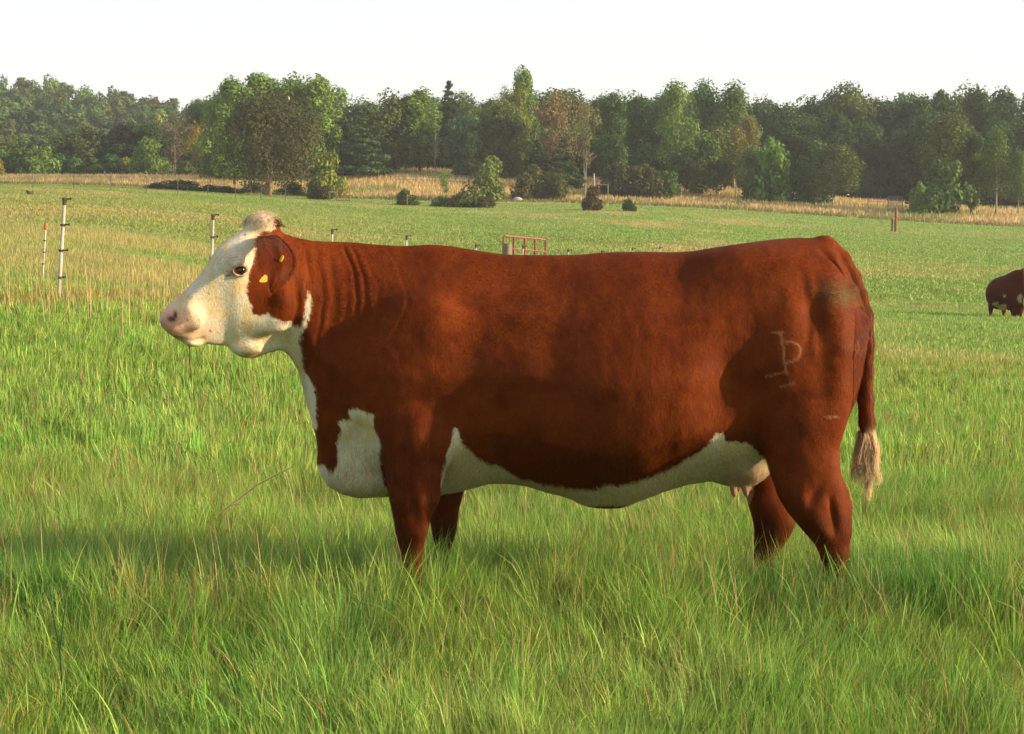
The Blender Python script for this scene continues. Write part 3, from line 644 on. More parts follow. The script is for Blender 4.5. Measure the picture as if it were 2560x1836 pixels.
def surface_nets(F, o, h):
    ins = F < 0
    nx, ny, nz = (n - 1 for n in F.shape)
    cnt = np.zeros((nx, ny, nz), np.uint8)
    for dx in (0, 1):
        for dy in (0, 1):
            for dz in (0, 1): cnt += ins[dx:dx + nx, dy:dy + ny, dz:dz + nz]
    act = (cnt > 0) & (cnt < 8); cells = np.argwhere(act); idx = -np.ones(act.shape, np.int32); idx[act] = np.arange(len(cells))
    acc = np.zeros((len(cells), 3)); num = np.zeros(len(cells)); i, j, k = cells.T
    cor = [(a, b, c) for a in (0, 1) for b in (0, 1) for c in (0, 1)]
    for a in cor:
        for ax in range(3):
            if a[ax]: continue
            b = list(a); b[ax] = 1
            fa = F[i + a[0], j + a[1], k + a[2]]; fb = F[i + b[0], j + b[1], k + b[2]]; m = (fa < 0) != (fb < 0)
            t = fa[m] / (fa[m] - fb[m]); p = np.tile(np.array(a, float), (m.sum(), 1)); p[:, ax] += t
            acc[m] += p; num[m] += 1
    V = (cells + acc / num[:, None]) * h + np.array(o)
    Q = []
    for ax in range(3):
        u, v = (ax + 1) % 3, (ax + 2) % 3
        a = [slice(1, -1)] * 3; a[ax] = slice(0, -1); b = a.copy(); b[ax] = slice(1, None)
        A = ins[tuple(a)]; B = ins[tuple(b)]; e = np.argwhere(A != B)
        st = A[tuple(e.T)]; e = e + 1; e[:, ax] -= 1
        def cid(du, dv):
            q = e.copy(); q[:, u] -= du; q[:, v] -= dv; return idx[q[:, 0], q[:, 1], q[:, 2]]
        q = np.stack([cid(1, 1), cid(0, 1), cid(0, 0), cid(1, 0)], 1); q[~st] = q[~st][:, ::-1]; Q.append(q)
    Q = np.vstack(Q); return V, Q[(Q >= 0).all(1)]
CV, CQ = surface_nets(FLD, (X0, Y0, Z0), H); del FLD, FB

def vnormals(V, Q):
    n = np.cross(V[Q[:, 2]] - V[Q[:, 0]], V[Q[:, 3]] - V[Q[:, 1]]); N = np.zeros_like(V)
    for c in range(4): np.add.at(N, Q[:, c], n)
    return N / (np.linalg.norm(N, axis=1, keepdims=True) + 1e-12)
def relax(V, Q, it, w=.5):
    for _ in range(it):
        A = np.zeros_like(V); C = np.zeros(len(V))
        for a, b in ((0, 1), (1, 2), (2, 3), (3, 0)):
            np.add.at(A, Q[:, a], V[Q[:, b]]); np.add.at(C, Q[:, a], 1); np.add.at(A, Q[:, b], V[Q[:, a]]); np.add.at(C, Q[:, b], 1)
        V = V * (1 - w) + w * A / C[:, None]
    return V
CV = relax(CV, CQ, 2, .5); CN = vnormals(CV, CQ)
cpx, cpy = unP(CV[:, 0], CV[:, 1], CV[:, 2])

# --- skin folds and muscle relief, moved along the normals
side = np.clip(-CN[:, 1] * 1.3, 0, 1) + np.clip(CN[:, 1] * 1.3, 0, 1)
d = np.zeros(len(CV))
nb = lambda cx, cy, rx, ry: np.exp(-((cpx - cx) / rx) ** 2 - ((cpy - cy) / ry) ** 2)
# neck folds: curved vertical lines between head and shoulder
yv = np.clip((cpy - 600) / 300., 0, 1.5); wr = np.random.default_rng(5)
win = sstep(600, 625, cpy) * (1 - sstep(930, 1050, cpy)) * sstep(722, 745, cpx)
for x0 in list(range(750, 905, 15)) + [940]:
    x0 = x0 + wr.uniform(-9, 9); sl = 14 + (x0 - 750) * .35; amp = wr.uniform(.0018, .0070) * (1 if x0 < 880 else .45); w0 = wr.uniform(3.2, 6)
    xc = x0 + sl * np.sin(math.pi * yv * .85) - 26 * yv * yv * (x0 - 700) / 120. + (fbm(cpy / 50. + x0, cpy * 0 + x0 * .37) - .5) * 16
    ext = np.exp(-((cpy - wr.uniform(680, 800)) / wr.uniform(110, 190)) ** 2)
    q = (cpx - xc) / w0; d -= win * ext * amp * (np.exp(-q * q) - .45 * np.exp(-((q + 2.2) / 1.6) ** 2))
# ribs, flank and thigh muscles
d += .006 * nb(1085, 790, 70, 110) + .006 * nb(1180, 700, 50, 70) - .010 * nb(1170, 860, 55, 170) + .006 * nb(1000, 980, 50, 80)
d += -.006 * nb(1390, 850, 40, 150) + .008 * nb(1560, 900, 90, 160) - .010 * nb(1690, 735, 60, 75)
d += .008 * nb(1960, 850, 50, 140) - .008 * nb(2060, 960, 28, 110) + .007 * nb(2100, 880, 30, 120) - .006 * nb(1990, 700, 60, 50)
d += -.007 * nb(1010, 1130, 14, 90) - .006 * nb(1075, 1170, 12, 60) + .006 * nb(920, 1160, 25, 50) - .008 * nb(900, 1075, 22, 28)
d += (fbm(cpx / 55., cpy / 70., 2) - .5) * .006 * sstep(900, 1050, cpx) + (fbm(cpx / 20. + 9, cpy / 24., 2) - .5) * .0022 * sstep(560, 760, cpx)
# eye wrinkles
dd = np.hypot((cpx - 600) / 1.25, cpy - 676)
d += .0016 * np.sin(dd / 7. * 2 * math.pi) * sstep(20, 28, dd) * (1 - sstep(45, 70, dd)) * (cpy < 690)
CV = CV + CN * (d * side)[:, None]; CN = vnormals(CV, CQ)

# --- coat pattern: signed distance to traced outlines, in photo pixels
POLY_W = [
 [(380,500),(664,500),(690,540),(690,570),(676,577),(664,576),(651,588),(643,603),(646,621),(635,644),(628,665),(620,696),(617,717),(617,737),(628,768),(634,786),(648,789),(672,786),(684,797),(710,805),(726,802),(738,815),(746,815),(754,807),(760,802),(762,779),(765,748),(772,728),(779,753),(778,779),(770,805),(756,826),(749,848),(751,872),(754,902),(761,930),(775,947),(785,964),(789,1000),(790,1070),(700,1070),(380,900)],
 [(874,1025),(894,1022),(912,1032),(935,1034),(931,1048),(935,1071),(946,1094),(952,1112),(946,1135),(949,1170),(961,1210),(975,1245),(1000,1300),(800,1300),(790,1160),(808,1160),(822,1172),(836,1178),(845,1152),(844,1123),(840,1100),(850,1080),(848,1057),(857,1050),(868,1053),(877,1045),(870,1034)],
 [(1099,1200),(1120,1129),(1128,1100),(1133,1074),(1140,1068),(1149,1080),(1153,1103),(1166,1120),(1183,1132),(1201,1149),(1224,1157),(1247,1167),(1270,1178),(1293,1195),(1328,1202),(1370,1210),(1407,1216),(1454,1223),(1480,1222),(1524,1209),(1540,1216),(1556,1211),(1594,1200),(1630,1188),(1664,1176),(1711,1151),(1757,1120),(1781,1097),(1790,1084),(1806,1084),(1815,1101),(1847,1105),(1870,1108),(1891,1126),(1914,1149),(1921,1165),(1926,1186),(1926,1210),(1870,1260),(1800,1300),(1090,1300)]]
def seg_d(X, Y, a, b):
    dx, dy = b[0] - a[0], b[1] - a[1]; t = np.clip(((X - a[0]) * dx + (Y - a[1]) * dy) / (dx * dx + dy * dy + 1e-9), 0, 1)
    return np.hypot(X - a[0] - t * dx, Y - a[1] - t * dy)
def poly_sd(X, Y, pts):
    d_ = np.full(len(X), 1e9); ins = np.zeros(len(X), bool)
    for a, b in zip(pts, pts[1:] + pts[:1]):
        d_ = np.minimum(d_, seg_d(X, Y, a, b))
        c = ((a[1] > Y) != (b[1] > Y)); ins ^= c & (X < (b[0] - a[0]) * (Y - a[1]) / (b[1] - a[1] + 1e-9) + a[0])
    return np.where(ins, d_, -d_)
_b = lambda L_: [(1760 + .5165 * a, 560 + .5165 * b) for a, b in L_]
BRAND = [_b([(328,525),(380,526)]), _b([(368,530),(381,600),(388,660),(393,715)]), _b([(390,572),(420,570),(445,578),(465,600),(462,630),(450,650),(395,668)]), _b([(300,738),(345,722),(395,714),(402,722)]), _b([(370,785),(402,776),(436,765)])]
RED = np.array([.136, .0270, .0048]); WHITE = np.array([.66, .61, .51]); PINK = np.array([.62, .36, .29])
def coat(px, py, ny, yw, jit=None):
    """albedo of the hide; jit = per hair random number"""
    n = len(px); j = 0 if jit is None else (jit - .5)
    wob = (fbm(px / 9., py / 9., 2) - .5) * 9 + j * 7
    w_ = np.full(n, -1e9)
    for k, p_ in enumerate(POLY_W): w_ = np.maximum(w_, poly_sd(px, py, p_))
    leg = (py > 1262) | ((yw > YM + .07) & (py > 1190) & (px > 1060) & (px < 1175)) | ((yw > YM + .07) & (py > 1180) & (px > 1885))
    nearleg = ((px > 968) & (px < 1102) & (py > 1100)) | ((px > 1925) & (py > 1090))
    w_ = w_ + wob; wm = sstep(-1.2, 1.2, w_) * (~leg) * (~(nearleg & (ny < .2) & (w_ < 14)))
    wm = np.where((px > 1815) & (py > 1215) & (px < 1880), wm, np.where((py > 1240) & (px > 1700), 0, wm))
    v = fbm(px / 70. + 3, py / 50., 3); v2 = fbm(px / 14., py / 22. + 7, 2)
    red = RED[None] * (1 + (v - .5)[:, None] * np.array([.55, .7, .7]) + (v2 - .5)[:, None] * .35)
    c = red * (1 + (j * .7 if jit is not None else 0) * np.ones(n))[:, None] if jit is not None else red
    # muddy pin bone, darker lower legs
    mud = np.exp(-((px - 2100) / 48) ** 2 - ((py - 735) / 32) ** 2) * sstep(.3, .6, fbm(px / 6., py / 6.) + .12)
    c = c * (1 - mud[:, None]) + np.array([.10, .070, .030]) * mud[:, None]
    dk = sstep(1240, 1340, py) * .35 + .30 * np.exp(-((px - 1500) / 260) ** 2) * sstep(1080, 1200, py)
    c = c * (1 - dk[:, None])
    yel = sstep(.42, .70, fbm(px / 28. + 31, py / 34., 3))[:, None]
    wcol = WHITE * (1 - yel * np.array([.04, .14, .34])) * (1 + (v2 - .5)[:, None] * .16)
    dirt_shade = np.exp(-((px - 893) / 36) ** 2 - ((py - 1080) / 26) ** 2)[:, None] * .55 + (.62 * sstep(1090, 1170, py) * (px > 1090))[:, None] + (.30 * sstep(1150, 1230, py) * (px < 1090))[:, None]  # dirty white hair; the belly term also paints in the shade of the underside
    wcol = wcol * (1 - dirt_shade) + np.array([.36, .29, .15]) * dirt_shade
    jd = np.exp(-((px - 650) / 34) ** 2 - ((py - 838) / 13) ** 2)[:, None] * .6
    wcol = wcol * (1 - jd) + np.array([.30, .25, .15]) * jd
    pk = (np.clip(np.exp(-((px - 425) / 34) ** 2 - ((py - 805) / 42) ** 2) * 1.3, 0, 1) * .8 + .55 * np.exp(-((px - 480) / 60) ** 2 - ((py - 818) / 36) ** 2)
          + .9 * np.exp(-((np.hypot((px - 598) / 1.5, py - 677) - 13) / 6) ** 2))[:, None].clip(0, 1)
    wcol = wcol * (1 - pk) + PINK * pk
    ud = (sstep(1165, 1190, py) * sstep(1780, 1815, px) * (px < 1930))[:, None] * .85; wcol = wcol * (1 - ud) + np.array([.34, .235, .15]) * ud; ud = (sstep(1212, 1226, py) * (px > 1815) * (px < 1885))[:, None]; wcol = wcol * (1 - ud) + np.array([.30, .165, .12]) * ud
    c = c * (1 - wm[:, None]) + wcol * wm[:, None]
    # small flies and specks on the face
    sp = np.zeros(n)
    for a, b, r_ in ((569,680,2.5),(553,676,2),(567,690,2.5),(571,688,3),(613,587,4),(466,740,2),(520,735,2.2),(498,801,1.6),(470,802,1.6),(525,827,2.5),(560,700,1.5),(481,830,1.3),(462,812,1.4)):
        sp = np.maximum(sp, 1 - sstep(r_ * .6, r_ * 1.2, np.hypot(px - a, py - b)))
    c = c * (1 - sp[:, None] * .85)
    # corner of the eye
    ce = np.exp(-((px - 580) / 7) ** 2 - ((py - 680) / 7) ** 2)[:, None] * .8; c = c * (1 - ce) + np.array([.20, .06, .04]) * ce
    no = np.maximum(np.exp(-((px - 429) / 11) ** 2 - ((py - 798) / 8) ** 2), np.exp(-((px - 438) / 5.5) ** 2 - ((py - 788) / 11) ** 2))[:, None].clip(0, .8) * 1.2; c = c * (1 - no) + np.array([.05, .018, .014]) * no
    ml = np.minimum(seg_d(px, py, (436, 842), (480, 849)), seg_d(px, py, (480, 849), (512, 842))); mo = (1 - sstep(1.5, 5, ml))[:, None] * .6
    c = c * (1 - mo) + np.array([.16, .08, .04]) * mo
    # freeze brand: pale regrown hair
    bd = np.full(n, 1e9)
    near = (px > 1890) & (px < 2020) & (py > 810) & (py < 990)
    if near.any():
        q = bd[near]
        for ln in BRAND:
            for a, b in zip(ln[:-1], ln[1:]): q = np.minimum(q, seg_d(px[near], py[near], a, b))
        bd[near] = q
    br = ((1 - sstep(1.2, 3.6, bd + (fbm(px / 5., py / 5.) - .5) * 3)) * .29 * (ny < 0))[:, None]
    c = c * (1 - br) + np.array([.55, .36, .20]) * br
    sc = (1 - sstep(1, 3.5, seg_d(px, py, (2064, 1044), (2094, 1041))))[:, None] * .35 * (ny < 0)[:, None]; c = c * (1 - sc) + np.array([.5, .32, .2]) * sc
    # pale tail end
    te = (sstep(1055, 1092, py + 24 * (v2 - .5)) * (px > 2132))[:, None]; c = c * (1 - te) + np.array([.60, .43, .27]) * te
    hoof = (sstep(1525, 1545, py))[:, None]; c = c * (1 - hoof) + np.array([.09, .07, .05]) * hoof
    return np.clip(c, .003, .85)

cow = empty('cow', (0, YM, 0))
tag(cow, 'large red and white cow standing side-on in the foreground, white face, facing left', 'cow')
def into(o):                       # keep world placement under the empty
    o.parent = cow; o.matrix_parent_inverse = Matrix.Translation((0, -YM, 0)); return o
M_hide = mat('cow_hide', (1, 1, 1), .8, attr='col', spec=.06, bump=(160, .35, .004, (1, 1, .45)))
M_hair = mat('cow_hair', (1, 1, 1), .55, attr='col', spec=.12, transl=.12)
M_wool = mat('cow_wool', (1, 1, 1), .7, attr='col', spec=.05, transl=.45)
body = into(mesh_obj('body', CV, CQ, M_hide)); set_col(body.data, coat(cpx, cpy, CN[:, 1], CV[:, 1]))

def hair_cards(root, nrm, drc, length, width, lift, colr, name, material, droop=0.0):
    """two-segment tapering blades; returns object"""
    drc = drc - nrm * (drc * nrm).sum(1, keepdims=True); drc /= np.linalg.norm(drc, axis=1, keepdims=True) + 1e-9
    sd_ = np.cross(drc, nrm); w2 = (width * .5)[:, None]; L_ = length[:, None]
    root = root - nrm * .0012
    m1 = root + (drc * np.cos(lift)[:, None] + nrm * np.sin(lift)[:, None]) * L_ * .5
    l2 = lift * .35
    m2 = m1 + (drc * np.cos(l2)[:, None] + nrm * np.sin(l2)[:, None]) * L_ * .5 - np.array([0, 0, 1.]) * droop * L_
    V = np.stack([root - sd_ * w2, root + sd_ * w2, m1 - sd_ * w2 * .8, m1 + sd_ * w2 * .8, m2], 1).reshape(-1, 3)
    n = len(root); b = np.arange(n)[:, None] * 5
    F = np.vstack([b + np.array([[0, 1, 3]]), b + np.array([[0, 3, 2]]), b + np.array([[2, 3, 4]])])
    o = mesh_obj(name, V, F, material, smooth=False); c5 = np.repeat(colr, 5, 0).reshape(n, 5, 3).copy()
    c5[:, 4] *= 1.18; c5[:, :2] *= .8
    set_col(o.data, c5.reshape(-1, 3)); return o

# --- short coat: one mesh of tapering hairs lying along the hide
rg = np.random.default_rng(11)
qa = CV[CQ]; area = np.linalg.norm(np.cross(qa[:, 2] - qa[:, 0], qa[:, 3] - qa[:, 1]), axis=1) * .5
fc = qa.mean(1); fpx, fpy = unP(fc[:, 0], fc[:, 1], fc[:, 2]); fnn = CN[CQ].mean(1)
wgt = area * np.where(fnn[:, 1] < .25, 1.0, .22) * np.where(fc[:, 2] < .25, .2, 1) * np.where(fpx < 445, .35, 1) * np.where((fpx > 1815) & (fpx < 1885) & (fpy > 1215), .05, 1)
wgt = wgt * np.where(np.hypot((fpx - 600) / 1.7, fpy - 676) < 13, .05, 1) * np.where(fpx < 620, 1.6, 1)
NH_ = 420000
f = rg.choice(len(CQ), NH_, p=wgt / wgt.sum()); a_, b_ = rg.random((2, NH_, 1))
qv = CV[CQ[f]]; qn = CN[CQ[f]]
bil = lambda q: (q[:, 0] * (1 - a_) + q[:, 1] * a_) * (1 - b_) + (q[:, 3] * (1 - a_) + q[:, 2] * a_) * b_
hr = bil(qv); hn = bil(qn); hn /= np.linalg.norm(hn, axis=1, keepdims=True)
hx, hy = unP(hr[:, 0], hr[:, 1], hr[:, 2])
ang = (fbm(hx / 130., hy / 130., 2) - .5) * 2.2 + (fbm(hx / 25. + 50, hy / 25., 2) - .5) * .9 + rg.normal(0, .16, NH_)
base = np.where(hx < 640, math.radians(-12), math.radians(-38)); base = np.where((hy > 1000) | (hx > 2100), math.radians(-72), base)
base = np.where((hx > 2135) | (hy > 1230), math.radians(-88), base)
aa = base + ang * np.where(hx > 2135, .25, 1); drc = np.stack([np.cos(aa), np.zeros(NH_), np.sin(aa)], 1)
ln = np.where(hx < 700, .009, .0125) * rg.uniform(.6, 1.35, NH_); ln = ln + .010 * sstep(1050, 1180, hy) * (hx > 820) * (hx < 1900) + .016 * (hx > 2135) * (hy > 760)
ln = ln + .006 * ((hy > 800) & (hx > 600) & (hx < 760))
au_ = hx * np.cos(aa) - hy * np.sin(aa); av_ = hx * np.sin(aa) + hy * np.cos(aa)
lock = fbm(au_ / 34., av_ / 6.5, 2); lift = rg.uniform(.10, .30, NH_) + .35 * (lock - .35).clip(0, 1)
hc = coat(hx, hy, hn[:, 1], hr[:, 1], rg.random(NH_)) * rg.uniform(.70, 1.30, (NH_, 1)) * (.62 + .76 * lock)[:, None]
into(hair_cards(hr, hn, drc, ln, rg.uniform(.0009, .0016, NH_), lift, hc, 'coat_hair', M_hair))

# --- curly poll tuft
def strands(name, roots, dirs, lengths, rad, cols, curl, grav, seg=7, material=None, rng=rg, parent_fn=into, freq=9.):
    V = []; F = []; C = []; n = len(roots); P0 = roots.copy(); D = dirs / np.linalg.norm(dirs, axis=1, keepdims=True)
    ph = rng.uniform(0, 6.28, (n, 2)); rings = []
    sd_ = np.cross(D, np.array([0, 1., 0.])); sd_ /= np.linalg.norm(sd_, axis=1, keepdims=True) + 1e-6; fw = np.cross(D, sd_)
    pts = [P0]
    for i in range(1, seg + 1):
        t = i / seg; D = D + np.array([0, 0, -1.]) * grav / seg; D /= np.linalg.norm(D, axis=1, keepdims=True)
        P0 = P0 + D * (lengths / seg)[:, None]
        off = sd_ * (np.sin(t * freq + ph[:, :1]) * curl[:, None] * t) + fw * (np.cos(t * freq * .9 + ph[:, 1:]) * curl[:, None] * t)
        pts.append(P0 + off)
    pts = np.stack(pts, 1); r = rad[:, None] * np.linspace(1, .25, seg + 1)[None]
    T = np.gradient(pts, axis=1); A = np.cross(T, np.array([0, 1., 0])); A /= np.linalg.norm(A, axis=2, keepdims=True) + 1e-9
    B = np.cross(T, A); B /= np.linalg.norm(B, axis=2, keepdims=True) + 1e-9
    ring = np.stack([pts + (A * math.cos(q) + B * math.sin(q)) * r[..., None] for q in (0, 2.094, 4.189)], 2)
    V = ring.reshape(-1, 3); S = seg + 1; i0 = (np.arange(n) * S * 3)[:, None, None] + (np.arange(seg) * 3)[None, :, None]
    F = []
    for k in range(3):
        k2 = (k + 1) % 3; F.append(np.stack([i0 + k, i0 + k2, i0 + 3 + k2, i0 + 3 + k], 3).reshape(-1, 4))
    o = mesh_obj(name, V, np.vstack(F), material); set_col(o.data, np.repeat(cols, S * 3, 0)); return parent_fn(o)
n = 1000
th = rg.uniform(0, 2 * math.pi, n); rr_ = np.sqrt(rg.random(n))
cpoll = CP(656, 568); rt = cpoll + np.stack([np.cos(th) * rr_ * .058, np.sin(th) * rr_ * .080, .047 * np.sqrt(1 - rr_ ** 2) - .006 + 0 * th], 1)
dr = np.stack([-.10 + .8 * np.cos(th) * rr_ + rg.normal(0, .22, n), .8 * np.sin(th) * rr_ + rg.normal(0, .22, n), .9 - .5 * rr_], 1)
redp = (rt[:, 0] > cpoll[0] + .040 + rg.normal(0, .006, n))
cl = np.where(redp[:, None], RED * 1.1, np.array([.85, .75, .60])) * rg.uniform(.9, 1.05, (n, 1))
strands('poll_tuft', rt, dr, rg.uniform(.014, .030, n), np.full(n, .0008), cl, rg.uniform(.002, .006, n), 1.3, material=M_wool, freq=15.)

nt_ = 26000; th = rg.uniform(0, 2 * math.pi, nt_); rr_ = np.sqrt(rg.random(nt_)) * 1.0
nn_ = np.stack([np.cos(th) * rr_, np.sin(th) * rr_, np.sqrt(1 - rr_ ** 2) + .02], 1); rt = cpoll + nn_ * np.array([.057, .079, .046]) - np.array([0, 0, .004])
whorl = np.stack([.5 + rg.normal(0, .5, nt_) + np.sin(rt[:, 0] * 130 + rt[:, 2] * 90), rg.normal(0, .6, nt_), rg.normal(.1, .6, nt_) + np.cos(rt[:, 0] * 150)], 1)
cl = np.where((rt[:, 0] > cpoll[0] + .042 + rg.normal(0, .004, nt_))[:, None], RED * 1.15, np.array([.80, .72, .58])) * rg.uniform(.85, 1.12, (nt_, 1))
into(hair_cards(rt, nn_ / np.linalg.norm(nn_, axis=1, keepdims=True), whorl, rg.uniform(.010, .022, nt_), rg.uniform(.0009, .0015, nt_), rg.uniform(.1, .5, nt_), cl, 'forelock', M_wool))

# --- tail switch: curly pale locks
locks = [((2158,1080),(2150,1120),(2138,1165),(2133,1195),(2142,1215)),((2164,1085),(2160,1130),(2163,1180),(2160,1230)),((2166,1085),(2168,1140),(2172,1190),(2170,1230),(2173,1262)),
         ((2170,1080),(2184,1110),(2188,1140),(2186,1180),(2200,1200),(2190,1222)),((2168,1075),(2180,1120),(2182,1160),(2178,1200)),((2156,1090),(2147,1140),(2150,1185),(2146,1225))]
Vr = []; 
rts = []; drs = []; 
lockV = []; lockF = []; lockC = []; off_ = 0
S = 14
for li, lk in enumerate(locks):
    lp = np.array([[*PV(a, b, YM - .01)] for a, b in lk]); tt = np.linspace(0, 1, len(lk)); ts = np.linspace(0, 1, S)
    cen = np.stack([np.interp(ts, tt, lp[:, k]) for k in range(3)], 1); cen = relax1 = np.stack([sm1(cen[:, k], 2) for k in range(3)], 1)
    m = 140 if li != 2 else 210
    for q in range(m):
        r0 = rg.normal(0, .0105, 3) * np.array([1, 1, .3]); ph = rg.uniform(0, 6.28); am = rg.uniform(.003, .011); fr = rg.uniform(10, 20)
        c_ = cen + r0[None] * (1 - .55 * ts)[:, None]; c_[:, 0] += am * ts * np.sin(fr * ts + ph); c_[:, 1] += am * ts * np.cos(fr * ts + ph)
        r_ = rg.uniform(.0005, .0009) * np.linspace(1, .3, S)
        e = int(S * rg.uniform(.55, 1)); ring = []
        for g_ in (0, 2.094, 4.189): ring.append(c_ + np.stack([np.cos(g_) * r_, np.sin(g_) * r_, 0 * r_], 1))
        ring = np.stack(ring, 1)[:e]; lockV.append(ring.reshape(-1, 3)); i0 = off_ + np.arange(e - 1) * 3
        for k in range(3): k2 = (k + 1) % 3; lockF.append(np.stack([i0 + k, i0 + k2, i0 + 3 + k2, i0 + 3 + k], 1))
        cc = np.array([.90, .74, .54]) * rg.uniform(.6, 1.25) * (np.array([.6, .45, .35]) if li == 0 and q % 2 else 1); lockC.append(np.tile(cc, (e * 3, 1))); off_ += e * 3
sw = mesh_obj('tail_switch', np.vstack(lockV), np.vstack(lockF), M_wool); set_col(sw.data, np.vstack(lockC)); into(sw)

# --- eyes
M_eye = mat('eyeball', (.012, .009, .008), .08, spec=.8)
M_iris = mat('eye_rim', (.10, .05, .035), .3)
def sphere(c, r, n=20, sq=(1, 1, 1)):
    th = np.linspace(0, math.pi, n); ph = np.linspace(0, 2 * math.pi, n * 2, endpoint=False)
    V = [(c[0] + r * sq[0] * math.sin(a) * math.cos(b), c[1] + r * sq[1] * math.sin(a) * math.sin(b), c[2] + r * sq[2] * math.cos(a)) for a in th for b in ph]; m = n * 2
    return np.array(V), np.array([(i * m + j, (i + 1) * m + j, (i + 1) * m + (j + 1) % m, i * m + (j + 1) % m) for i in range(n - 1) for j in range(m)])
for s_ in (-1, 1):
    V, F = sphere(CP(601, 676, .097 * s_), .0205, 22, (1.0, 1, .95)); into(mesh_obj('eye', V, F, M_eye))

# --- ears: thick drooping leaf shaped flaps
M_ear = mat('ear_hide', (1, 1, 1), .75, attr='col', spec=.15, sheen=.15, bump=(220, .4, .003, (1, 1, .4)))
M_tag = mat('yellow_tag', (.60, .30, .015), .4, spec=.4)
def make_ear(s_):
    # centreline in px with distance out from the head's middle plane
    cl_ = [(664,588,.095),(674,602,.180),(686,628,.262),(692,655,.305),(693,682,.318),(688,706,.312),(679,726,.296)]
    wd = [.026, .040, .054, .058, .049, .029, .004]
    S = 28; W_ = 17; ts = np.linspace(0, 1, len(cl_)); t2 = np.linspace(0, 1, S)
    cen = np.array([CP(a, b, s_ * d_) for a, b, d_ in cl_]); cen = np.stack([np.interp(t2, ts, cen[:, k]) for k in range(3)], 1)
    cen = np.stack([sm1(cen[:, k], 6) for k in range(3)], 1); wd2 = sm1(np.interp(t2, ts, wd), 4); wd2[-1] = .004
    top = []; inn = []
    for i in range(S):
        for j in range(W_):
            q = (j / (W_ - 1) - .5) * 2; 
            bow = .005 * (max(q, 0) ** 2) * (1 - .3 * t2[i]) + .0035 * math.sin(q * 5 + i * .25) * (1 - q * q)
            fold = -.005 * math.exp(-((q - .35) / .16) ** 2) * (t2[i] > .25)
            p = cen[i] + np.array([q * wd2[i], -s_ * q * wd2[i] * .55, q * wd2[i] * .12]); ys = -s_
            top.append(p + np.array([0, ys * (bow + fold) * 1.0, 0])); inn.append(p + np.array([0, ys * (bow + fold + .006 * (1 - .8 * q * q)), 0]))
    V = np.array(top + inn); F = []; n = S * W_
    for i in range(S - 1):
        for j in range(W_ - 1):
            a = i * W_ + j; F.append((a, a + 1, a + 1 + W_, a + W_)); F.append((n + a, n + a + W_, n + a + 1 + W_, n + a + 1))
    ed = [i * W_ for i in range(S)]; e2 = [i * W_ + W_ - 1 for i in range(S)]
    for E_ in (ed, e2):
        for a, b in zip(E_[:-1], E_[1:]): F.append((a, b, n + b, n + a))
    for r0 in (0, (S - 1) * W_):
        for j in range(W_ - 1): F.append((r0 + j, n + r0 + j, n + r0 + j + 1, r0 + j + 1))
    e = into(mesh_obj('ear', V, F, M_ear)); x_, y_ = unP(V[:, 0], V[:, 1], V[:, 2]); v = fbm(x_ / 12., y_ / 16., 3)[:, None]
    set_col(e.data, RED * (1.05 + (v - .5) * .8)); 
    # hair on the ear
    Vn = np.array(V); nn = 16000; fi = rg.integers(0, S - 1, nn); fj = rg.integers(0, W_ - 1, nn); u1, u2 = rg.random((2, nn, 1)); g = lambda i, j: Vn[i * W_ + j]
    rt_ = (g(fi, fj) * (1 - u1) + g(fi, fj + 1) * u1) * (1 - u2) + (g(fi + 1, fj) * (1 - u1) + g(fi + 1, fj + 1) * u1) * u2
    nr = np.cross(g(fi, fj + 1) - g(fi, fj), g(fi + 1, fj) - g(fi, fj)); nr /= np.linalg.norm(nr, axis=1, keepdims=True) + 1e-9
    nr = nr * np.sign((nr[:, 1] * s_))[:, None]
    dd_ = (g(fi + 1, fj) - g(fi, fj)); dd_ /= np.linalg.norm(dd_, axis=1, keepdims=True); dd_ = dd_ + rg.normal(0, .25, (nn, 3))
    edge_ = np.where((fj == 0) | (fj >= W_ - 2), 1.7, 1.0); dd_ = dd_ + (np.where(fj >= W_ - 2, 1., 0.) - np.where(fj == 0, 1., 0.))[:, None] * np.array([.8, 0, 0])
    h_ = hair_cards(rt_, nr, dd_, rg.uniform(.008, .018, nn) * edge_, rg.uniform(.0008, .0014, nn), rg.uniform(.1, .4, nn), RED * (1.0 + (fbm(*unP(rt_[:, 0], rt_[:, 1], rt_[:, 2]))[:, None] - .5) * 0) * rg.uniform(.7, 1.4, (nn, 1)), 'ear_hair', M_hair)
    h_.parent = e; h_.matrix_parent_inverse = Matrix.Identity(4)
    return e
ear_n = make_ear(-1); ear_f = make_ear(1)
def sub_into(o, e): o.parent = e; o.matrix_parent_inverse = Matrix.Identity(4); return o
# oval button on the ear, pointed tag hanging from its front edge
b0 = CP(704, 648, -.312); V, F = sphere(b0, .0135, 12, (.42, .25, 1.0))
q = math.radians(28); R_ = np.array([[math.cos(q), 0, math.sin(q)], [0, 1, 0], [-math.sin(q), 0, math.cos(q)]]); V = (V - b0) @ R_.T + b0
sub_into(mesh_obj('tag_button', V, F, M_tag), ear_n)
tp = [(662,687),(668,690),(668,703),(664,706),(650,706),(648,703),(655,694)]
fr_ = [CP(a, b, -.362) for a, b in tp]; bk = [p + np.array([.0, .004, 0]) for p in fr_]; n7 = len(tp)
sub_into(mesh_obj('ear_tag', np.array(fr_ + bk), [tuple(range(n7))[::-1], tuple(range(n7, 2 * n7))] + [(i, (i + 1) % n7, n7 + (i + 1) % n7, n7 + i) for i in range(n7)], M_tag, smooth=False), ear_n)

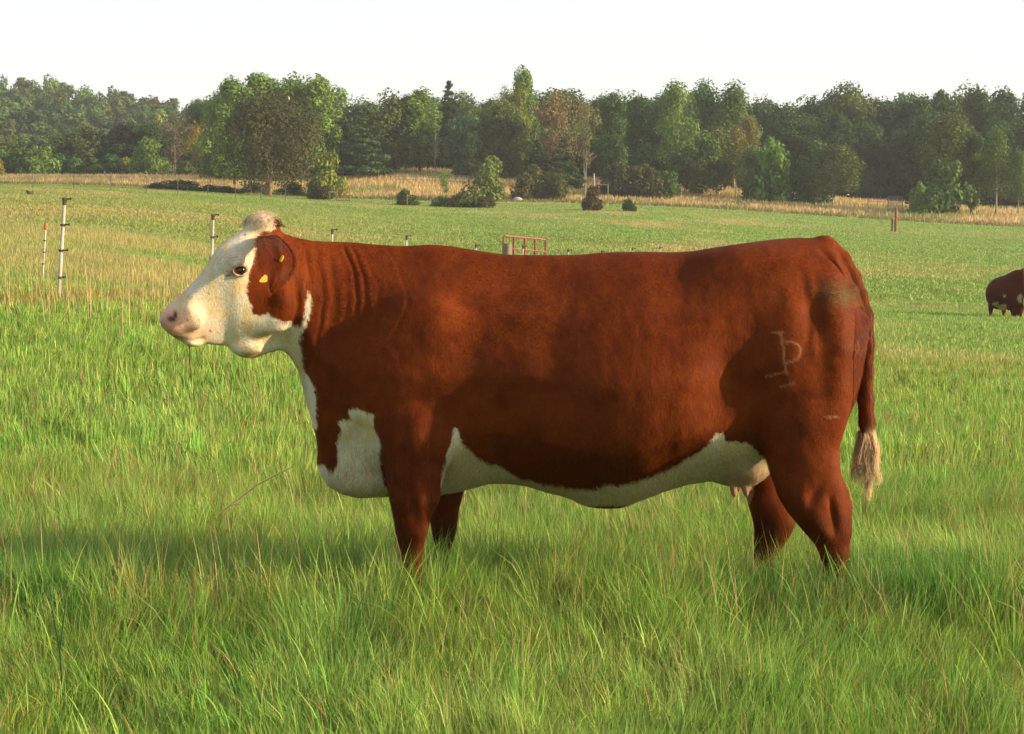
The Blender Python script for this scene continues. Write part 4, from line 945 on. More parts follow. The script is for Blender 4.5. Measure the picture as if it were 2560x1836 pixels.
# --- two grass blades hanging from the mouth
M_blade = mat('chewed_grass', (.05, .10, .02), .6, transl=.2)
for pts in ([(474,860),(474,885),(475,910),(477,935),(479,1005)], [(489,862),(491,880),(496,905),(494,915)]):
    m_ = MB(); m_.tube([PV(a, b, YM - .31) for a, b in pts], [.0022, .0024, .002, .0012, .0004][:len(pts)], 5)
    o = m_.build('grass_blade', M_blade); tag(o, 'long dark grass blade hanging from the chin of the large cow' if len(pts) == 5 else 'short dark grass blade hanging behind the longer one from the cow\'s chin', 'grass blade', 'grass blades hanging from the cow mouth')
# ------------------------------------------------------------------ fences, gates and small things
M_wood = mat('weathered_wood', (.19, .16, .13), .85, noise=[(6, .35, (1, 1, .2))], bump=(30, .5, .01, (1, 1, .2)))
M_white = mat('white_plastic', (.46, .43, .41), .5, noise=[(14, .30, (1, 1, .3))])
M_black = mat('dark_clip', (.07, .055, .045), .5)
M_red = mat('red_paint', (.22, .075, .048), .5, noise=[(9, .3, (1, 1, 1))])
M_orange = mat('orange_cap', (.50, .16, .05), .5)
M_wire = mat('wire', (.30, .29, .27), .45, metallic=.6)
M_steel = mat('dark_steel', (.09, .085, .075), .6)
M_galv = mat('galvanised_steel', (.16, .19, .22), .5, metallic=.3)
M_wpost = mat('white_wood', (.33, .31, .27), .7, noise=[(8, .2, (1, 1, .3))])

# near fence: white step-in posts with dark clips, walking away to the right
NEARP = [(152, 21.0, 495), (528, 24.7, 535), (826, 28.3, 572), (1012, 32.0, 588), (1185, 35.6, 609), (1303, 39.3, 612), (1416, 43.0, 622), (1500, 46.6, 626), (1577, 50.3, 619), (1645, 54.0, 616)]
NL = ['white fence post with dark clips, tallest and nearest at the left', 'white fence post directly behind the forehead of the large cow', 'top of a fence post above the neck of the large cow', 'top of a fence post above the withers, second after the neck', 'tip of a fence post left of the red gate', 'thin fence post standing in front of the red gate', 'tip of a fence post just right of the red gate', 'tip of a fence post above the middle of the back', 'tip of a fence post above the loin, second from the last one', 'last tiny fence post tip visible above the back']
tops = []
for i, (px, Y, tp) in enumerate(NEARP):
    b = GP(px - (6 if i == 0 else 2), Y); t = PV(px + (10 if i == 0 else 5), tp, Y); h = t.z - b.z; tops.append((b, t))
    o = empty('fence_post', b); tag(o, NL[i], 'fence post', 'white posts of the near fence')
    loc = t - b; mb = MB(); w_ = .022 if i < 2 else .018
    mb.tube([Vector((0, 0, -.1)), loc * .5, loc * .96], [w_, w_, w_ * .9], 8); mb.build('post', M_white, o)
    mb = MB(); mb.tube([loc * .93, loc * 1.0], [w_ * 1.25, w_ * 1.1], 8); mb.build('cap', M_black, o)
    for q in ([.985, .735, .485, .22] if i < 4 else [.97, .70, .45]):
        c = loc * q; mb = MB(); mb.tube([c + Vector((0, 0, -.014)), c + Vector((0, 0, .014))], [w_ * 1.5] * 2, 8); mb.box(c + Vector((.045, -.01, .004)), (.035, .010, .009)); mb.box(c + Vector((.078, -.01, .006)), (.008, .012, .016))
        mb.build('clip', M_black, o)
wm = MB()
for q in (.985, .735, .485):
    for (b0_, t0_), (b1_, t1_) in zip(tops[:-1], tops[1:]):
        p = b0_ + (t0_ - b0_) * q + Vector((.07, -.01, 0)); r_ = b1_ + (t1_ - b1_) * q + Vector((.07, -.01, 0)); wm.tube([p, p.lerp(r_, .5) - Vector((0, 0, .02)), r_], .0014, 4)
    b0_, t0_ = tops[0]; p = b0_ + (t0_ - b0_) * q; wm.tube([p, p + Vector((-3.2, -3.4, .25))], .0014, 4)
tag(wm.build('fence_wire', M_wire), 'thin wires strung along the near white fence posts', 'wire')
# second slim post, orange top
b = GP(106, 24.5); t = PV(115, 558, 24.5); o = empty('step_in_post', b); tag(o, 'slim white step-in post with an orange top beside the tallest post', 'fence post')
loc = t - b; mb = MB(); mb.tube([Vector((0, 0, -.1)), loc * .9], [.014, .013], 7); mb.build('post', M_white, o)
mb = MB(); mb.tube([loc * .9, loc * .94, loc], [.022, .026, .020], 8); mb.build('cap', M_orange, o)
for q in (.9, .70, .50, .3):
    mb = MB(); c = loc * q; mb.tube([c - Vector((0, 0, .010)), c + Vector((0, 0, .010))], [.021] * 2, 7); mb.build('clip', M_black, o)

# red tube gate with its wooden post, behind the middle of the back
Yg = 44.0; g0 = PV(1259, 590, Yg); g1 = PV(1364, 600, Yg + 1.1); base = GP(1262, Yg)
og = empty('tube_gate', base); tag(og, 'red metal tube gate rising above the back of the large cow', 'gate')
def L_(p): return Vector(p) - base
d_ = (g1 - g0); hz = Vector((d_.x, d_.y, 0)); H_g = 1.25
mb = MB(); r_ = .027
fr = [L_(g0) - Vector((.02, 0, H_g)), L_(g0) - Vector((0, 0, .03)), L_(g0) + d_ * .02, L_(g0) + d_ * .5, L_(g0) + d_ * .98, L_(g1) - Vector((0, 0, .04)), L_(g1) - Vector((.02, 0, H_g))]
mb.tube(fr, r_, 8); mb.tube([fr[0], fr[-1]], r_, 8); mb.build('frame', M_red, og)
for k_ in range(1, 4):
    z_ = -k_ * H_g / 4; mb = MB(); mb.tube([L_(g0) + Vector((0, 0, z_ - .0)), L_(g1) + Vector((0, 0, z_))], r_ * .8, 8); mb.build('rail', M_red, og)
for k_ in (.24, .5, .745):
    a = L_(g0) + d_ * k_; mb = MB(); mb.tube([a - Vector((0, 0, .01)), a - Vector((.01, 0, H_g))], r_ * 1.15, 8); mb.build('upright', M_red, og)
b = GP(1269, Yg - .5); zt_ = float(P(1269, 609, Yg - .5)[2]); mb = MB(); hgt = zt_ - b.z
mb.tube([Vector((b.x, b.y, b.z - .1)), Vector((b.x, b.y, b.z + hgt * .5)), Vector((b.x, b.y, zt_ - .01)), Vector((b.x, b.y, zt_))], [.115, .11, .108, .095], 16)
o = mb.build('wooden_post', M_wood, smooth=False); tag(o, 'thick weathered wooden post at the left end of the red gate', 'post')

# far fence: thin dark posts crossing the left pasture
FP = [(86, 449, 480), (190, 456, 491), (282, 464, 497), (370, 472, 508), (448, 478, 515), (523, 478, 516), (591, 478, 517), (655, 482, 514), (716, 484, 512)]
for i, (px, tp, bt) in enumerate(FP):
    Y = 142.0 + i * 2.0; b = GP(px, Y); h = (bt - tp + 6) / F_PX * Y
    mb = MB(); mb.tube([b - Vector((0, 0, .1)), b + Vector((.02, 0, h))], [.035, .03], 6)
    o = mb.build('thin_fence_post', M_steel); tag(o, 'thin dark post of the far left fence, %s of nine from left' % (ORD[i] if i else 'first'), 'fence post', 'thin posts of the far left fence')
wm = MB()
for q in (.95, .6):
    pts = []
    for i, (px, tp, bt) in enumerate(FP): Y = 142.0 + i * 2.0; h = (bt - tp + 6) / F_PX * Y; pts.append(GP(px, Y, h * q))
    wm.tube(pts, .0035, 4)
tag(wm.build('far_fence_wire', M_wire), 'thin wires joining the dark posts of the far left fence', 'wire')
# pale posts on the meadow edge
for px, tp, bt in ((1019, 480, 508), (1190, 487, 512), (1620, 490, 512)):
    Y = 168; b = GP(px, Y); mb = MB(); mb.tube([b - Vector((0, 0, .1)), b + Vector((0, 0, 1.15))], [.03, .028], 6)
    o = mb.build('pale_fence_post', M_galv); tag(o, {1019: 'pale thin post in front of the round dark bush', 1190: 'pale thin post in front of the spreading dark bush', 1620: 'pale thin post right of the brown scrubby bush'}[px], 'fence post', 'pale posts at the meadow edge')
# white insulated stakes far left
for px, tp in ((267, 428), (283, 431), (302, 437), (356, 431), (382, 434), (398, 439), (376, 443)):
    Y = 215; b = GP(px, Y); zt_ = float(P(px, tp, Y)[2]); mb = MB(); mb.tube([b, Vector((b.x, b.y, zt_ - .3))], .022, 6); mb.tube([Vector((b.x, b.y, zt_ - .3)), Vector((b.x, b.y, zt_))], [.085, .07], 8)
    o = mb.build('white_stake', M_white); tag(o, 'tiny white stake by the hillside shrubs, %s of seven from left' % {267: 'leftmost', 283: 'second', 302: 'third', 356: 'fourth', 376: 'fifth', 382: 'sixth', 398: 'last'}[px], 'stake', 'white stakes at the foot of the hillside')
# far red gate with white rail
Y = 172; b = GP(860, Y); o = empty('far_gate', b); tag(o, 'small red gate beside the brown-green bush at the pasture edge', 'gate')
mb = MB(); W_ = 1.25; Hh = 1.25
for x_ in (-.05, W_): mb.tube([Vector((x_ - .6, 0, 0)), Vector((x_ - .6, 0, Hh))], .045, 6)
for z_ in (.1, Hh): mb.tube([Vector((-.65, 0, z_)), Vector((W_ - .6, 0, z_))], .035, 6)
mb.build('frame', M_red, o)
for z_ in (.35, .6, .85, 1.08):
    mb = MB(); mb.tube([Vector((-.65, 0, z_)), Vector((W_ - .6, 0, z_))], .022, 6); mb.build('rail', M_red, o)
for x_ in (.0, .3): mb = MB(); mb.tube([Vector((x_, 0, .1)), Vector((x_, 0, Hh))], .025, 6); mb.build('upright', M_red, o)
b = GP(834, Y); o = empty('short_rail', b); tag(o, 'short white rail on two brown posts left of the small far red gate', 'rail')
for x_ in (-.32, .32): mb = MB(); mb.box((x_, 0, .42), (.05, .05, .42)); mb.build('post', M_wood, o)
mb = MB(); mb.box((0, -.02, .90), (.42, .06, .05)); mb.build('rail', M_wpost, o)
# white post with rail, red post, grey gate
Y = 190; b = GP(1484, Y); zt_ = float(P(1484, 434, Y)[2]); mb = MB(); mb.tube([b - Vector((0, 0, .1)), Vector((b.x, b.y, zt_))], [.10, .085], 8)
o = mb.build('white_post', M_wpost); tag(o, 'tall white wooden post above the brown scrubby bush', 'post')
b = GP(1503, Y); o = empty('white_rail', b); tag(o, 'thin white horizontal rail right of the tall white post', 'rail'); zt_ = float(P(1503, 461, Y)[2]) - b.z
mb = MB(); mb.tube([Vector((-.70, 0, zt_ + .03)), Vector((.72, 0, zt_ - .06))], .035, 6); mb.build('rail', M_wpost, o)
mb = MB(); mb.tube([Vector((.72, 0, -.1)), Vector((.72, 0, zt_ - .03))], .035, 6); mb.build('post', M_wpost, o)
b = GP(1463, Y); mb = MB(); mb.tube([b - Vector((0, 0, .1)), b + Vector((0, 0, float(P(1463, 458, Y)[2]) - b.z))], .06, 7); tag(mb.build('short_post', M_wpost), 'shorter post left of the tall white post', 'post')
Y = 150; b = GP(2236, Y); zt_ = float(P(2236, 520, Y)[2]); o = empty('red_gate_post', b); tag(o, 'rust red post with a sign plate standing at the right pasture edge', 'post'); h = zt_ - b.z
mb = MB(); mb.tube([Vector((0, 0, -.1)), Vector((.02, 0, h))], [.13, .12], 10); mb.build('post', M_red, o)
mb = MB(); mb.tube([Vector((-.32, .1, -.1)), Vector((-.27, .1, h * .55))], [.09, .08], 8); mb.build('stub', M_wood, o)
mb = MB(); mb.box((-.20, -.10, h * .55), (.10, .015, .10)); mb.build('plate', M_wpost, o)
Y = 186; b = GP(2234, Y); o = empty('grey_gate', b); tag(o, 'blue-grey metal mesh gate in the dark gap of the wood', 'gate'); zt_ = float(P(2234, 492, Y)[2]) - b.z
mb = MB(); hw = .78
for x_ in (-hw, hw): mb.tube([Vector((x_, 0, -.05)), Vector((x_, 0, zt_ + .05))], .05, 6)
mb.tube([Vector((-hw, 0, zt_)), Vector((hw, 0, zt_))], .04, 6); mb.build('frame', M_galv, o)
mb = MB()
for k_ in range(14): x_ = -hw + (k_ + .5) * 2 * hw / 14; mb.tube([Vector((x_, 0, .05)), Vector((x_, 0, zt_))], .022, 5)
for k_ in range(7): mb.tube([Vector((-hw, 0, zt_ * (k_ + .5) / 7)), Vector((hw, 0, zt_ * (k_ + .5) / 7))], .018, 5)
mb.build('mesh_panel', M_galv, o)
mb = MB(); 
for z_ in (.5, .9, 1.25):
    mb.tube([GP(2165, 197, z_), GP(2212, 197, z_)], .02, 5)
for px in (2165, 2190): mb.tube([GP(px, 197, -.1), GP(px, 197, 1.35)], .03, 5)
tag(mb.build('wire_fence', M_galv), 'short grey wire fence left of the blue-grey mesh gate', 'fence')
# grey fence in the meadow behind the sapling
o = empty('meadow_fence', GP(1075, 205)); tag(o, 'faint grey wire fence at the foot of the wood in the meadow', 'fence'); B0 = GP(1075, 205)
mb = MB()
for z_ in (.5, .85, 1.2): mb.tube([GP(990, 205, z_) - B0, GP(1040, 205, z_) - B0, GP(1100, 205, z_) - B0, GP(1180, 205, z_) - B0], .022, 5)
mb.build('wire', M_galv, o)
for px in (990, 1010, 1035, 1060, 1090, 1120, 1150, 1180): mb = MB(); mb.tube([GP(px, 205, -.1) - B0, GP(px, 205, 1.3) - B0], .03, 5); mb.build('post', M_galv, o)
# pale boulder / tank by the domed bush
def rock(name, px, Y, r, sq, m_, lab, cat):
    c = GP(px, Y); V, F = sphere_(12); rr = np.random.default_rng(int(px)); 
    n_ = 1 + (fbm(V[:, 0] * 1.6 + px, V[:, 2] * 1.6 + V[:, 1], 3) - .5) * .5; V = V * n_[:, None] * np.array([r, r * .8, r * sq]) + np.array([c.x, c.y, c.z + r * sq * .35])
    o = mesh_obj(name, V, F, m_); tag(o, lab, cat); return o
def sphere_(n):
    th = np.linspace(0, math.pi, n); ph = np.linspace(0, 2 * math.pi, n * 2, endpoint=False)
    V = np.array([(math.sin(a) * math.cos(b), math.sin(a) * math.sin(b), math.cos(a)) for a in th for b in ph]); m = n * 2
    return V, np.array([(i * m + j, (i + 1) * m + j, (i + 1) * m + (j + 1) % m, i * m + (j + 1) % m) for i in range(n - 1) for j in range(m)])
rock('boulder', 1293, 188, .55, .6, mat('pale_stone', (.42, .44, .48), .9, noise=[(2, .2, (1, 1, 1))]), 'pale grey boulder half hidden right of the domed green bush', 'boulder')
# dark log stump at the left pasture
mb = MB(); c = GP(80, 112); mb.tube([c + Vector((-.22, 0, .26)), c + Vector((0, 0, .1)), c + Vector((.24, .1, .12))], [.05, .13, .09], 8); mb.tube([c + Vector((-.1, 0, 0)), c + Vector((-.24, 0, .32))], [.05, .03], 6); mb.tube([c + Vector((.1, 0, .1)), c + Vector((.24, 0, .26))], [.05, .02], 6)
tag(mb.build('log', mat('dark_log', (.085, .06, .04), .9), smooth=True), 'dark broken log lying in the far left pasture', 'log')
# pale bird perched high in the big tree
c = PV(722, 247, 172); V, F = sphere_(8); V = V * np.array([.10, .13, .16]) + np.array([c.x, c.y, c.z]); V2, F2 = sphere_(8); V2 = V2 * .065 + np.array([c.x - .03, c.y, c.z + .19]); 
tl = np.array([[c.x + .02, c.y, c.z - .1], [c.x + .10, c.y, c.z - .30], [c.x + .03, c.y + .03, c.z - .30]]); ft = np.array([[0, 1, 2, 2]])
o = mesh_obj('bird', np.vstack([V, V2]), np.vstack([F, F2 + len(V)]), mat('bird_feathers', (.62, .42, .28), .8)); tag(o, 'small pale bird perched on top of the big dark tree', 'bird')

# ------------------------------------------------------------------ far cow, tail towards the viewer, cut by the right edge
def far_cow():
    Yc = 48.0; b = GP(2545, Yc); root = empty('far_cow', b); tag(root, 'small distant dark red cow grazing at the right edge, seen from behind', 'cow')
    pp = lambda px, py, dy=0.0: np.array(PV(px, py, Yc + dy)) - np.array(b)
    # coarse field on its own grid
    h = .028; lo = pp(2455, 800); xs = np.arange(lo[0], lo[0] + 3.0, h); ys = np.arange(-1.0, 1.4, h); zs = np.arange(-.1, 1.75, h)
    Xg, Yg_, Zg = np.meshgrid(xs, ys, zs, indexing='ij', sparse=True); F = np.full((len(xs), len(ys), len(zs)), 9., np.float32)
    def E(c, r, k=.08):
        nonlocal F
        q = np.sqrt(((Xg - c[0]) / r[0]) ** 2 + ((Yg_ - c[1]) / r[1]) ** 2 + ((Zg - c[2]) / r[2]) ** 2); d = (q - 1) * min(r); hh_ = np.clip(.5 + .5 * (d - F) / k, 0, 1); F = (d * (1 - hh_) + F * hh_ - k * hh_ * (1 - hh_)).astype(np.float32)
    def Lm(p, q, r, R):
        nonlocal F
        p = np.array(p); q = np.array(q); v = q - p; t = np.clip(((Xg - p[0]) * v[0] + (Yg_ - p[1]) * v[1] + (Zg - p[2]) * v[2]) / (v @ v), 0, 1)
        d = np.sqrt((Xg - p[0] - t * v[0]) ** 2 + (Yg_ - p[1] - t * v[1]) ** 2 + (Zg - p[2] - t * v[2]) ** 2) - (r + (R - r) * t); k = .05; hh_ = np.clip(.5 + .5 * (d - F) / k, 0, 1); F = (d * (1 - hh_) + F * hh_ - k * hh_ * (1 - hh_)).astype(np.float32)
    E(pp(2511, 729, .2), (.47, .62, .43), .1); E(pp(2497, 742, .5), (.32, .4, .36), .2); E(pp(2548, 722, -.25), (.36, .42, .44), .35); E(pp(2549, 745, -.3), (.28, .34, .30), .25); E(pp(2550, 690, -.35), (.16, .22, .12), .25)
    for (a, b_, c_, d2, Yl, r0) in ((2478, 765, 2476, 788, .35, .06), (2510, 770, 2509, 787, .45, .06), (2533, 755, 2535, 790, -.35, .10), (2553, 755, 2549, 791, -.45, .09)):
        Lm(pp(a, b_, Yl), pp(c_, d2, Yl), r0 * 1.5, r0 * .7)
    Lm(pp(2556, 676, -.55), pp(2560, 740, -.68), .05, .035); E(pp(2525, 768, -.1), (.12, .12, .10))
    V, Q = surface_nets(F, (xs[0], ys[0], zs[0]), h); V = relax(V, Q, 3, .5)
    wp = V + np.array(b); px, py = unP(wp[:, 0], wp[:, 1], wp[:, 2]); c = np.tile(RED * np.array([.55, .55, .8]), (len(V), 1))
    wmask = sstep(-2, 1.5, np.maximum.reduce([4 - np.hypot(px - 2511, (py - 740) * 1.3), 6 - np.hypot((px - 2488), (py - 760)), 9 - np.hypot((px - 2550) / .6, py - 748) * .9, 8 - np.hypot((px - 2505) / 1.4, (py - 768))]) + (fbm(px / 3, py / 3) - .5) * 11)[:, None]
    c = c * (1 - wmask) + np.array([.36, .31, .23]) * wmask
    o = mesh_obj('body', V, Q, M_hide2, root); set_col(o.data, c)
    mb = MB(); T = [pp(2557, 672, -.75), pp(2560, 700, -.80), pp(2561, 745, -.82)]; mb.tube([Vector(t) for t in T], [.05, .04, .035], 8); tl_ = mb.build('tail', M_tail2, root, True)
    mb = MB(); mb.tube([Vector(pp(2562, 745, -.82)), Vector(pp(2562, 760, -.82)), Vector(pp(2561, 772, -.82))], [.04, .055, .01], 8); mb.build('tail_switch', M_wool2, root, True)
M_hide2 = mat('far_cow_hide', (1, 1, 1), .8, attr='col', spec=.1, bump=(12, .3, .02, (1, 1, .5)))
M_tail2 = mat('far_cow_tail', tuple(RED * .7), .8); M_wool2 = mat('far_cow_switch', (.45, .36, .24), .9)
far_cow()
# ------------------------------------------------------------------ grass
M_grass = mat('grass_blade', (1, 1, 1), .55, attr='col', transl=.35, spec=.25)
gq = np.random.default_rng(99)
def blades(name, x, y, h, w, az, bend, col, seg, label, cat='grass', face=None, material=None, tipcol=1.12, width_prof=None):
    """curved tapering blades as one mesh. az = lean direction, bend = how far the tip leans (0..1.5 rad)"""
    n = len(x); z = ground(x, y) - .006; dirx = np.cos(az); diry = np.sin(az)
    fa = az + math.pi / 2 + gq.normal(0, .5, n) if face is None else face
    sx, sy = np.cos(fa) * w * .5, np.sin(fa) * w * .5
    px_, py_, pz_ = x.copy(), y.copy(), z.copy(); L_ = h / seg; rows = []
    prof = {1: [1, 0], 2: [.9, .75, 0], 3: [.75, 1, .7, 0], 5: [.7, 1, .95, .75, .45, 0]}[seg]
    for i in range(seg + 1):
        k = prof[i]
        if i < seg: rows += [np.stack([px_ - sx * k, py_ - sy * k, pz_], 1), np.stack([px_ + sx * k, py_ + sy * k, pz_], 1)]
        else: rows += [np.stack([px_, py_, pz_], 1)]
        a = bend * ((i + .6) / seg) ** 1.2
        px_ = px_ + dirx * np.sin(a) * L_; py_ = py_ + diry * np.sin(a) * L_; pz_ = pz_ + np.cos(a) * L_
    V = np.stack(rows, 1).reshape(-1, 3); m = 2 * seg + 1; b = (np.arange(n) * m)[:, None]; F = []
    for i in range(seg - 1): F += [b + np.array([[2 * i, 2 * i + 1, 2 * i + 3]]), b + np.array([[2 * i, 2 * i + 3, 2 * i + 2]])]
    F += [b + np.array([[2 * seg - 2, 2 * seg - 1, 2 * seg]])]
    o = mesh_obj(name, V, np.vstack(F), material or M_grass, smooth=False)
    g = np.linspace(.92, tipcol, m); set_col(o.data, (col[:, None, :] * g[None, :, None]).reshape(-1, 3)); tag(o, label, cat, kind='stuff'); return o

def scatter(Y0_, Y1_, n, spread=.375, pw=1.0, extra=1.1):
    """points between two distances across the view, denser near the viewer by 1/Y**pw"""
    t = gq.random(n)
    if abs(pw - 2) < .01: Y = Y0_ * (Y1_ / Y0_) ** t
    else: e = 2 - pw; Y = (Y0_ ** e + t * (Y1_ ** e - Y0_ ** e)) ** (1 / e)
    X = gq.uniform(-1, 1, n) * (Y * spread + extra); return X, Y
def gcol(x, y, dry):
    n = len(x); r = gq.random((n, 1)); v = fbm(x * 1.3 + 8, y * 1.3, 3)[:, None]
    a = np.array([.160, .325, .055]); b = np.array([.320, .445, .095]); c_ = np.array([.110, .250, .045])
    col = a * (1 - r) + b * r; bl = sstep(.50, .68, v) * .40; col = col * (1 - bl) + c_ * bl * (1 + .5 * r)
    s = (gq.random(n) < dry)[:, None]; st = np.array([.44, .31, .14]) * gq.uniform(.6, 1.2, (n, 1)) * np.array([1, 1, 1]) ; st = np.where(gq.random((n, 1)) < .3, st * np.array([.85, .62, .55]), st)
    return np.where(s, st, col) * gq.uniform(.62, 1.35, (n, 1))
def lean(x, y): return (fbm(x * .9 + 40, y * .9, 2) * 14.0) % 6.283
def hmap(x, y): return .68 + .64 * fbm(x * 1.1, y * 1.1 + 30, 3) + .25 * (fbm(x * 4.5, y * 4.5 + 3, 2) - .5)
def H_of(Y): return .085 * np.exp(-((np.asarray(Y) - 5.9) / .6) ** 2) + np.interp(Y, [4, 8, 12, 16, 22, 40], [.150, .200, .17, .15, .12, .085])

# dense near turf: tufts of blades radiating from shared roots, over a thin filler
def tufts(Y0_, Y1_, nt, per, pw, rad, hf, wf, name, label, seg, dryf, bendm=.95):
    cx, cy = scatter(Y0_, Y1_, nt, pw=pw); m = gq.poisson(per, nt).clip(3); k = np.repeat(np.arange(nt), m); n = len(k)
    th_ = gq.uniform(0, 6.28, n); rr = np.abs(gq.normal(0, 1, n)) * rad; x = cx[k] + np.cos(th_) * rr; y = cy[k] + np.sin(th_) * rr
    th0 = gq.lognormal(0, .20, nt)[k]; lx = lean(cx, cy)[k]
    ax_ = np.cos(th_) + .8 * np.cos(lx) + gq.normal(0, .5, n); ay_ = np.sin(th_) + .8 * np.sin(lx) + gq.normal(0, .5, n)
    h = H_of(y) * hmap(x, y) * th0.clip(.5, 1.7) * gq.uniform(.62, 1.12, n) * hf; tone = gq.uniform(.72, 1.25, (nt, 1))[k] * (1 + gq.normal(0, .10, (nt, 3))[k])
    col = gcol(x, y, dryf(x, y)) * tone; wd_t = gq.choice([.8, 1.0, 1.0, 1.7], nt)[k]
    blades(name, x, y, h, gq.uniform(*wf, n) * wd_t, np.arctan2(ay_, ax_), np.abs(gq.normal(bendm, .40, n)) * (.6 + rr / rad * .35), col, seg, label)
nd = lambda x, y: .075 + .18 * sstep(.55, .75, fbm(x * 1.7 + 3, y * 1.7, 3))
tufts(3.7, 9.3, 31000, 19, .8, .022, 1.0, (.0017, .0032), 'near_grass', 'lush green grass tufts around and in front of the large cow', 3, nd)
x, y = scatter(3.7, 9.2, 140000, pw=.8); n = len(x)
blades('filler_grass', x, y, H_of(y) * hmap(x, y) * gq.uniform(.4, .95, n), gq.uniform(.0020, .0042, n), lean(x, y) + gq.normal(0, 1.6, n), np.abs(gq.normal(.8, .5, n)), gcol(x, y, nd(x, y)), 3, 'short fine grass filling the gaps between the near tufts')
# long arching blades and stalks among it
x, y = scatter(4.1, 10, 3200, pw=.8); n = len(x)
blades('long_grass', x, y, H_of(y) * gq.uniform(1.15, 1.75, n), gq.uniform(.004, .0075, n), gq.uniform(0, 6.28, n), gq.uniform(.5, 1.9, n), gcol(x, y, np.full(n, .05)) * 1.05, 5, 'scattered longer arching grass blades standing above the lush grass')
x, y = scatter(4.1, 13, 9000, pw=.8); k = fbm(x * .8 + 60, y * .8, 3) > .45; x, y = x[k], y[k]; n = len(x)
blades('dry_stalks', x, y, H_of(y) * gq.uniform(.9, 1.75, n), gq.uniform(.0018, .0034, n), gq.uniform(0, 6.28, n), gq.uniform(.05, .8, n), np.array([.52, .36, .20]) * gq.uniform(.6, 1.15, (n, 1)), 3, 'thin dry straw-coloured stalks among the near grass', 'dry grass')
# middle distance
md = lambda x, y: .05 + straw_amount(x, y) * .55
tufts(9.0, 24, 30000, 11, 1.3, .045, 1.0, (.0055, .0105), 'pasture_grass', 'green pasture grass behind the large cow', 2, md, .6)
# far pasture
x, y = scatter(23, 60, 150000, pw=1.5); n = len(x); sa = straw_amount(x, y); cc = pasture_col(x, y)
cc = cc * gq.uniform(.88, 1.2, (n, 1)) * 1.22
blades('far_pasture_grass', x, y, .065 * gq.uniform(.5, 1.5, n) * (1 + 1.1 * sa), gq.uniform(.014, .030, n), gq.uniform(0, 6.28, n), np.abs(gq.normal(.5, .3, n)), cc, 1, 'short patchy green and tan grass of the middle pasture', face=gq.uniform(-.7, .7, n))
x, y = scatter(58, 186, 190000, pw=1.5); k = y < edge_d(x, y) + 1; x, y = x[k], y[k]; n = len(x); cc = pasture_col(x, y) * gq.uniform(.9, 1.15, (n, 1)) * 1.18
blades('distant_grass', x, y, .10 * gq.uniform(.5, 1.5, n), gq.uniform(.05, .11, n), gq.uniform(0, 6.28, n), np.abs(gq.normal(.4, .3, n)), cc, 1, 'distant short grass of the far pasture', face=gq.uniform(-.6, .6, n))
# uncut golden meadow in front of the wood
x, y = scatter(160, 236, 120000, pw=1.0); d_e = y - edge_d(x, y); k = (d_e > 0) & (d_e < 38); x, y, d_e = x[k], y[k], d_e[k]; n = len(x); gvv = fbm(x * .12, y * .25, 3)[:, None]
cc = (GOLD * (1 - sstep(.48, .66, gvv)) + np.array([.27, .29, .10]) * sstep(.48, .66, gvv)) * gq.uniform(.7, 1.3, (n, 1))
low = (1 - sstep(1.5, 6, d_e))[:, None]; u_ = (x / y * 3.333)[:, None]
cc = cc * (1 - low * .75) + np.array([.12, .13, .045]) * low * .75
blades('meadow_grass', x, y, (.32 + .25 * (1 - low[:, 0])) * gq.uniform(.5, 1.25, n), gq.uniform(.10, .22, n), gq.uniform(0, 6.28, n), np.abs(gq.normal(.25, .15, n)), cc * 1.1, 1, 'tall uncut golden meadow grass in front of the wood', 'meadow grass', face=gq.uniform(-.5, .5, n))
# dry belt along the near fence and tall seed stalks at the left
x, y = scatter(13, 26, 8000, pw=1.0); fl = np.abs(y - (21.5 + (x + 5.5) * .6)); k = (gq.random(len(x)) < np.exp(-(fl / 1.5) ** 2)) & (x < -.8); x, y = x[k], y[k]; n = len(x)
blades('fence_dry_grass', x, y, gq.uniform(.10, .34, n), gq.uniform(.006, .011, n), gq.uniform(0, 6.28, n), np.abs(gq.normal(.3, .2, n)), np.array([.52, .355, .165]) * gq.uniform(.55, 1.2, (n, 1)), 2, 'band of tall dry straw grass along the foot of the near fence', 'dry grass')
x = gq.uniform(-6.6, -2.4, 260); y = gq.uniform(17.5, 22.5, 260); k = x > -y * .345; x, y = x[k], y[k]; n = len(x)
blades('seed_stalks', x, y, gq.uniform(.35, .85, n), gq.uniform(.0045, .008, n), gq.uniform(0, 6.28, n), gq.uniform(.05, .45, n), np.array([.58, .43, .24]) * gq.uniform(.6, 1.15, (n, 1)), 3, 'thin tall pale seed stalks standing left of the cow head', 'dry grass')
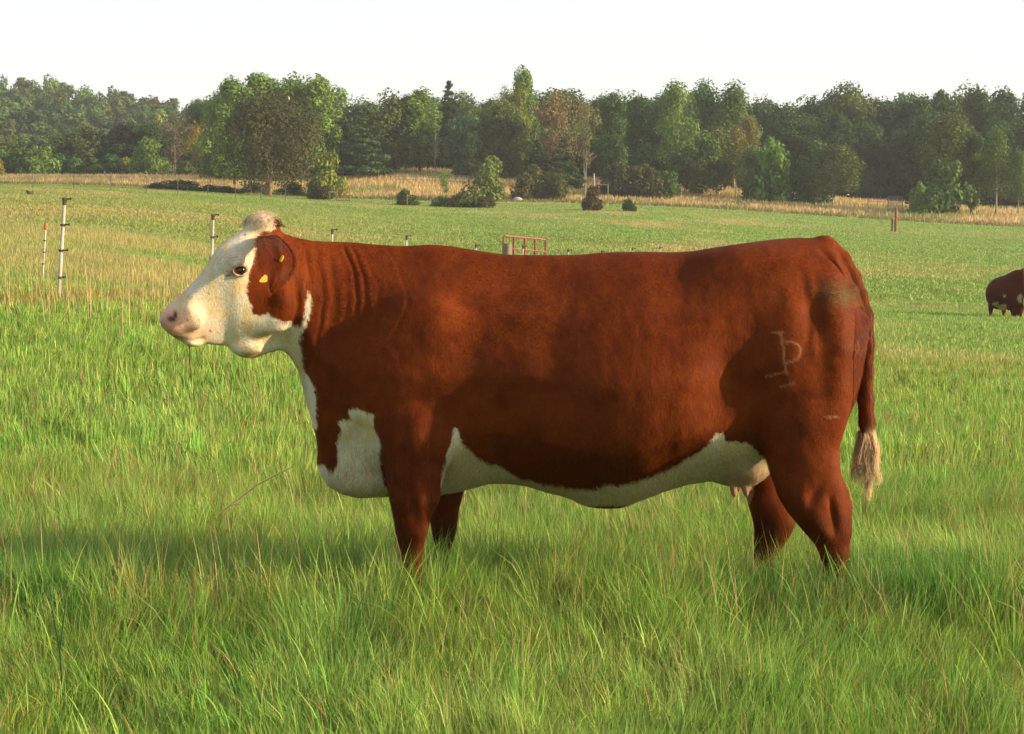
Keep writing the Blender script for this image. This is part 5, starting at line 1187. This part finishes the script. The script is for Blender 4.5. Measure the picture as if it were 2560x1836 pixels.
# rank dark tufts
tx = []; ty = []
for (px, Y, m, s_) in ((2290, 6.3, 2200, .20), (2330, 5.9, 1500, .16), (2490, 6.3, 1200, .12), (80, 6.0, 1300, .18)):
    tx.append((px - 1280) / F_PX * Y + gq.normal(0, s_, m)); ty.append(Y + gq.normal(0, s_ * .6, m))
x = np.concatenate(tx); y = np.concatenate(ty); n = len(x)
blades('rank_grass', x, y, H_of(y) * gq.uniform(.8, 1.35, n), gq.uniform(.003, .0058, n), gq.uniform(0, 6.28, n), np.abs(gq.normal(.6, .4, n)), np.array([.125, .27, .05]) * gq.uniform(.7, 1.4, (n, 1)) , 3, 'ranker darker green grass tufts scattered in the near turf')
# broken straw leaning over the grass
M_straw = mat('straw', (.85, .58, .24), .6)
mb = MB(); mb.tube([PV(a, b, Y_) for a, b, Y_ in ((547,1286,6.62), (585,1256,6.6), (640,1214,6.58), (690,1187,6.56), (741,1163,6.54))], [.0026, .0034, .0042, .0036, .0014], 6)
mb.tube([PV(578,1262,6.6), PV(600,1261,6.58)], [.004, .002], 5)
tag(mb.build('straw_stalk', M_straw), 'long bent golden straw leaning over the grass left of the cow chest', 'straw')
M_dk = mat('dark_stem', (.05, .115, .035), .55, transl=.2)
mb = MB(); mb.tube([PV(a, b, 4.75) for a, b in ((168,1850), (158,1740), (150,1630), (134,1540), (112,1440))], [.003, .003, .0042, .003, .0008], 5)
mb.tube([PV(a, b, 4.75) for a, b in ((150,1630), (158,1560), (168,1480))], [.003, .003, .0008], 5)
tag(mb.build('tall_grass_stem', M_dk), 'tall dark green grass stem with two blades at the bottom left', 'grass stem')
# ------------------------------------------------------------------ evening haze
hz_v = np.array([(x, y, z) for x in (-905, 905) for y in (-45, 1505) for z in (-2.0, 66.0)], float)
hz_m = bpy.data.materials.new('haze'); hz_m.use_nodes = True; _n = hz_m.node_tree.nodes; _n.remove(_n['Principled BSDF'])
_pv = _n.new('ShaderNodeVolumePrincipled'); _pv.inputs['Color'].default_value = (.80, .88, 1.0, 1); _pv.inputs['Density'].default_value = .00032; _pv.inputs['Anisotropy'].default_value = .2
hz_m.node_tree.links.new(_pv.outputs[0], _n['Material Output'].inputs['Volume'])
hz = mesh_obj('haze', hz_v, [(0, 1, 3, 2), (4, 6, 7, 5), (0, 4, 5, 1), (2, 3, 7, 6), (0, 2, 6, 4), (1, 5, 7, 3)], hz_m, smooth=False); tag(hz, 'pale evening haze over the fields', 'haze', kind='stuff')
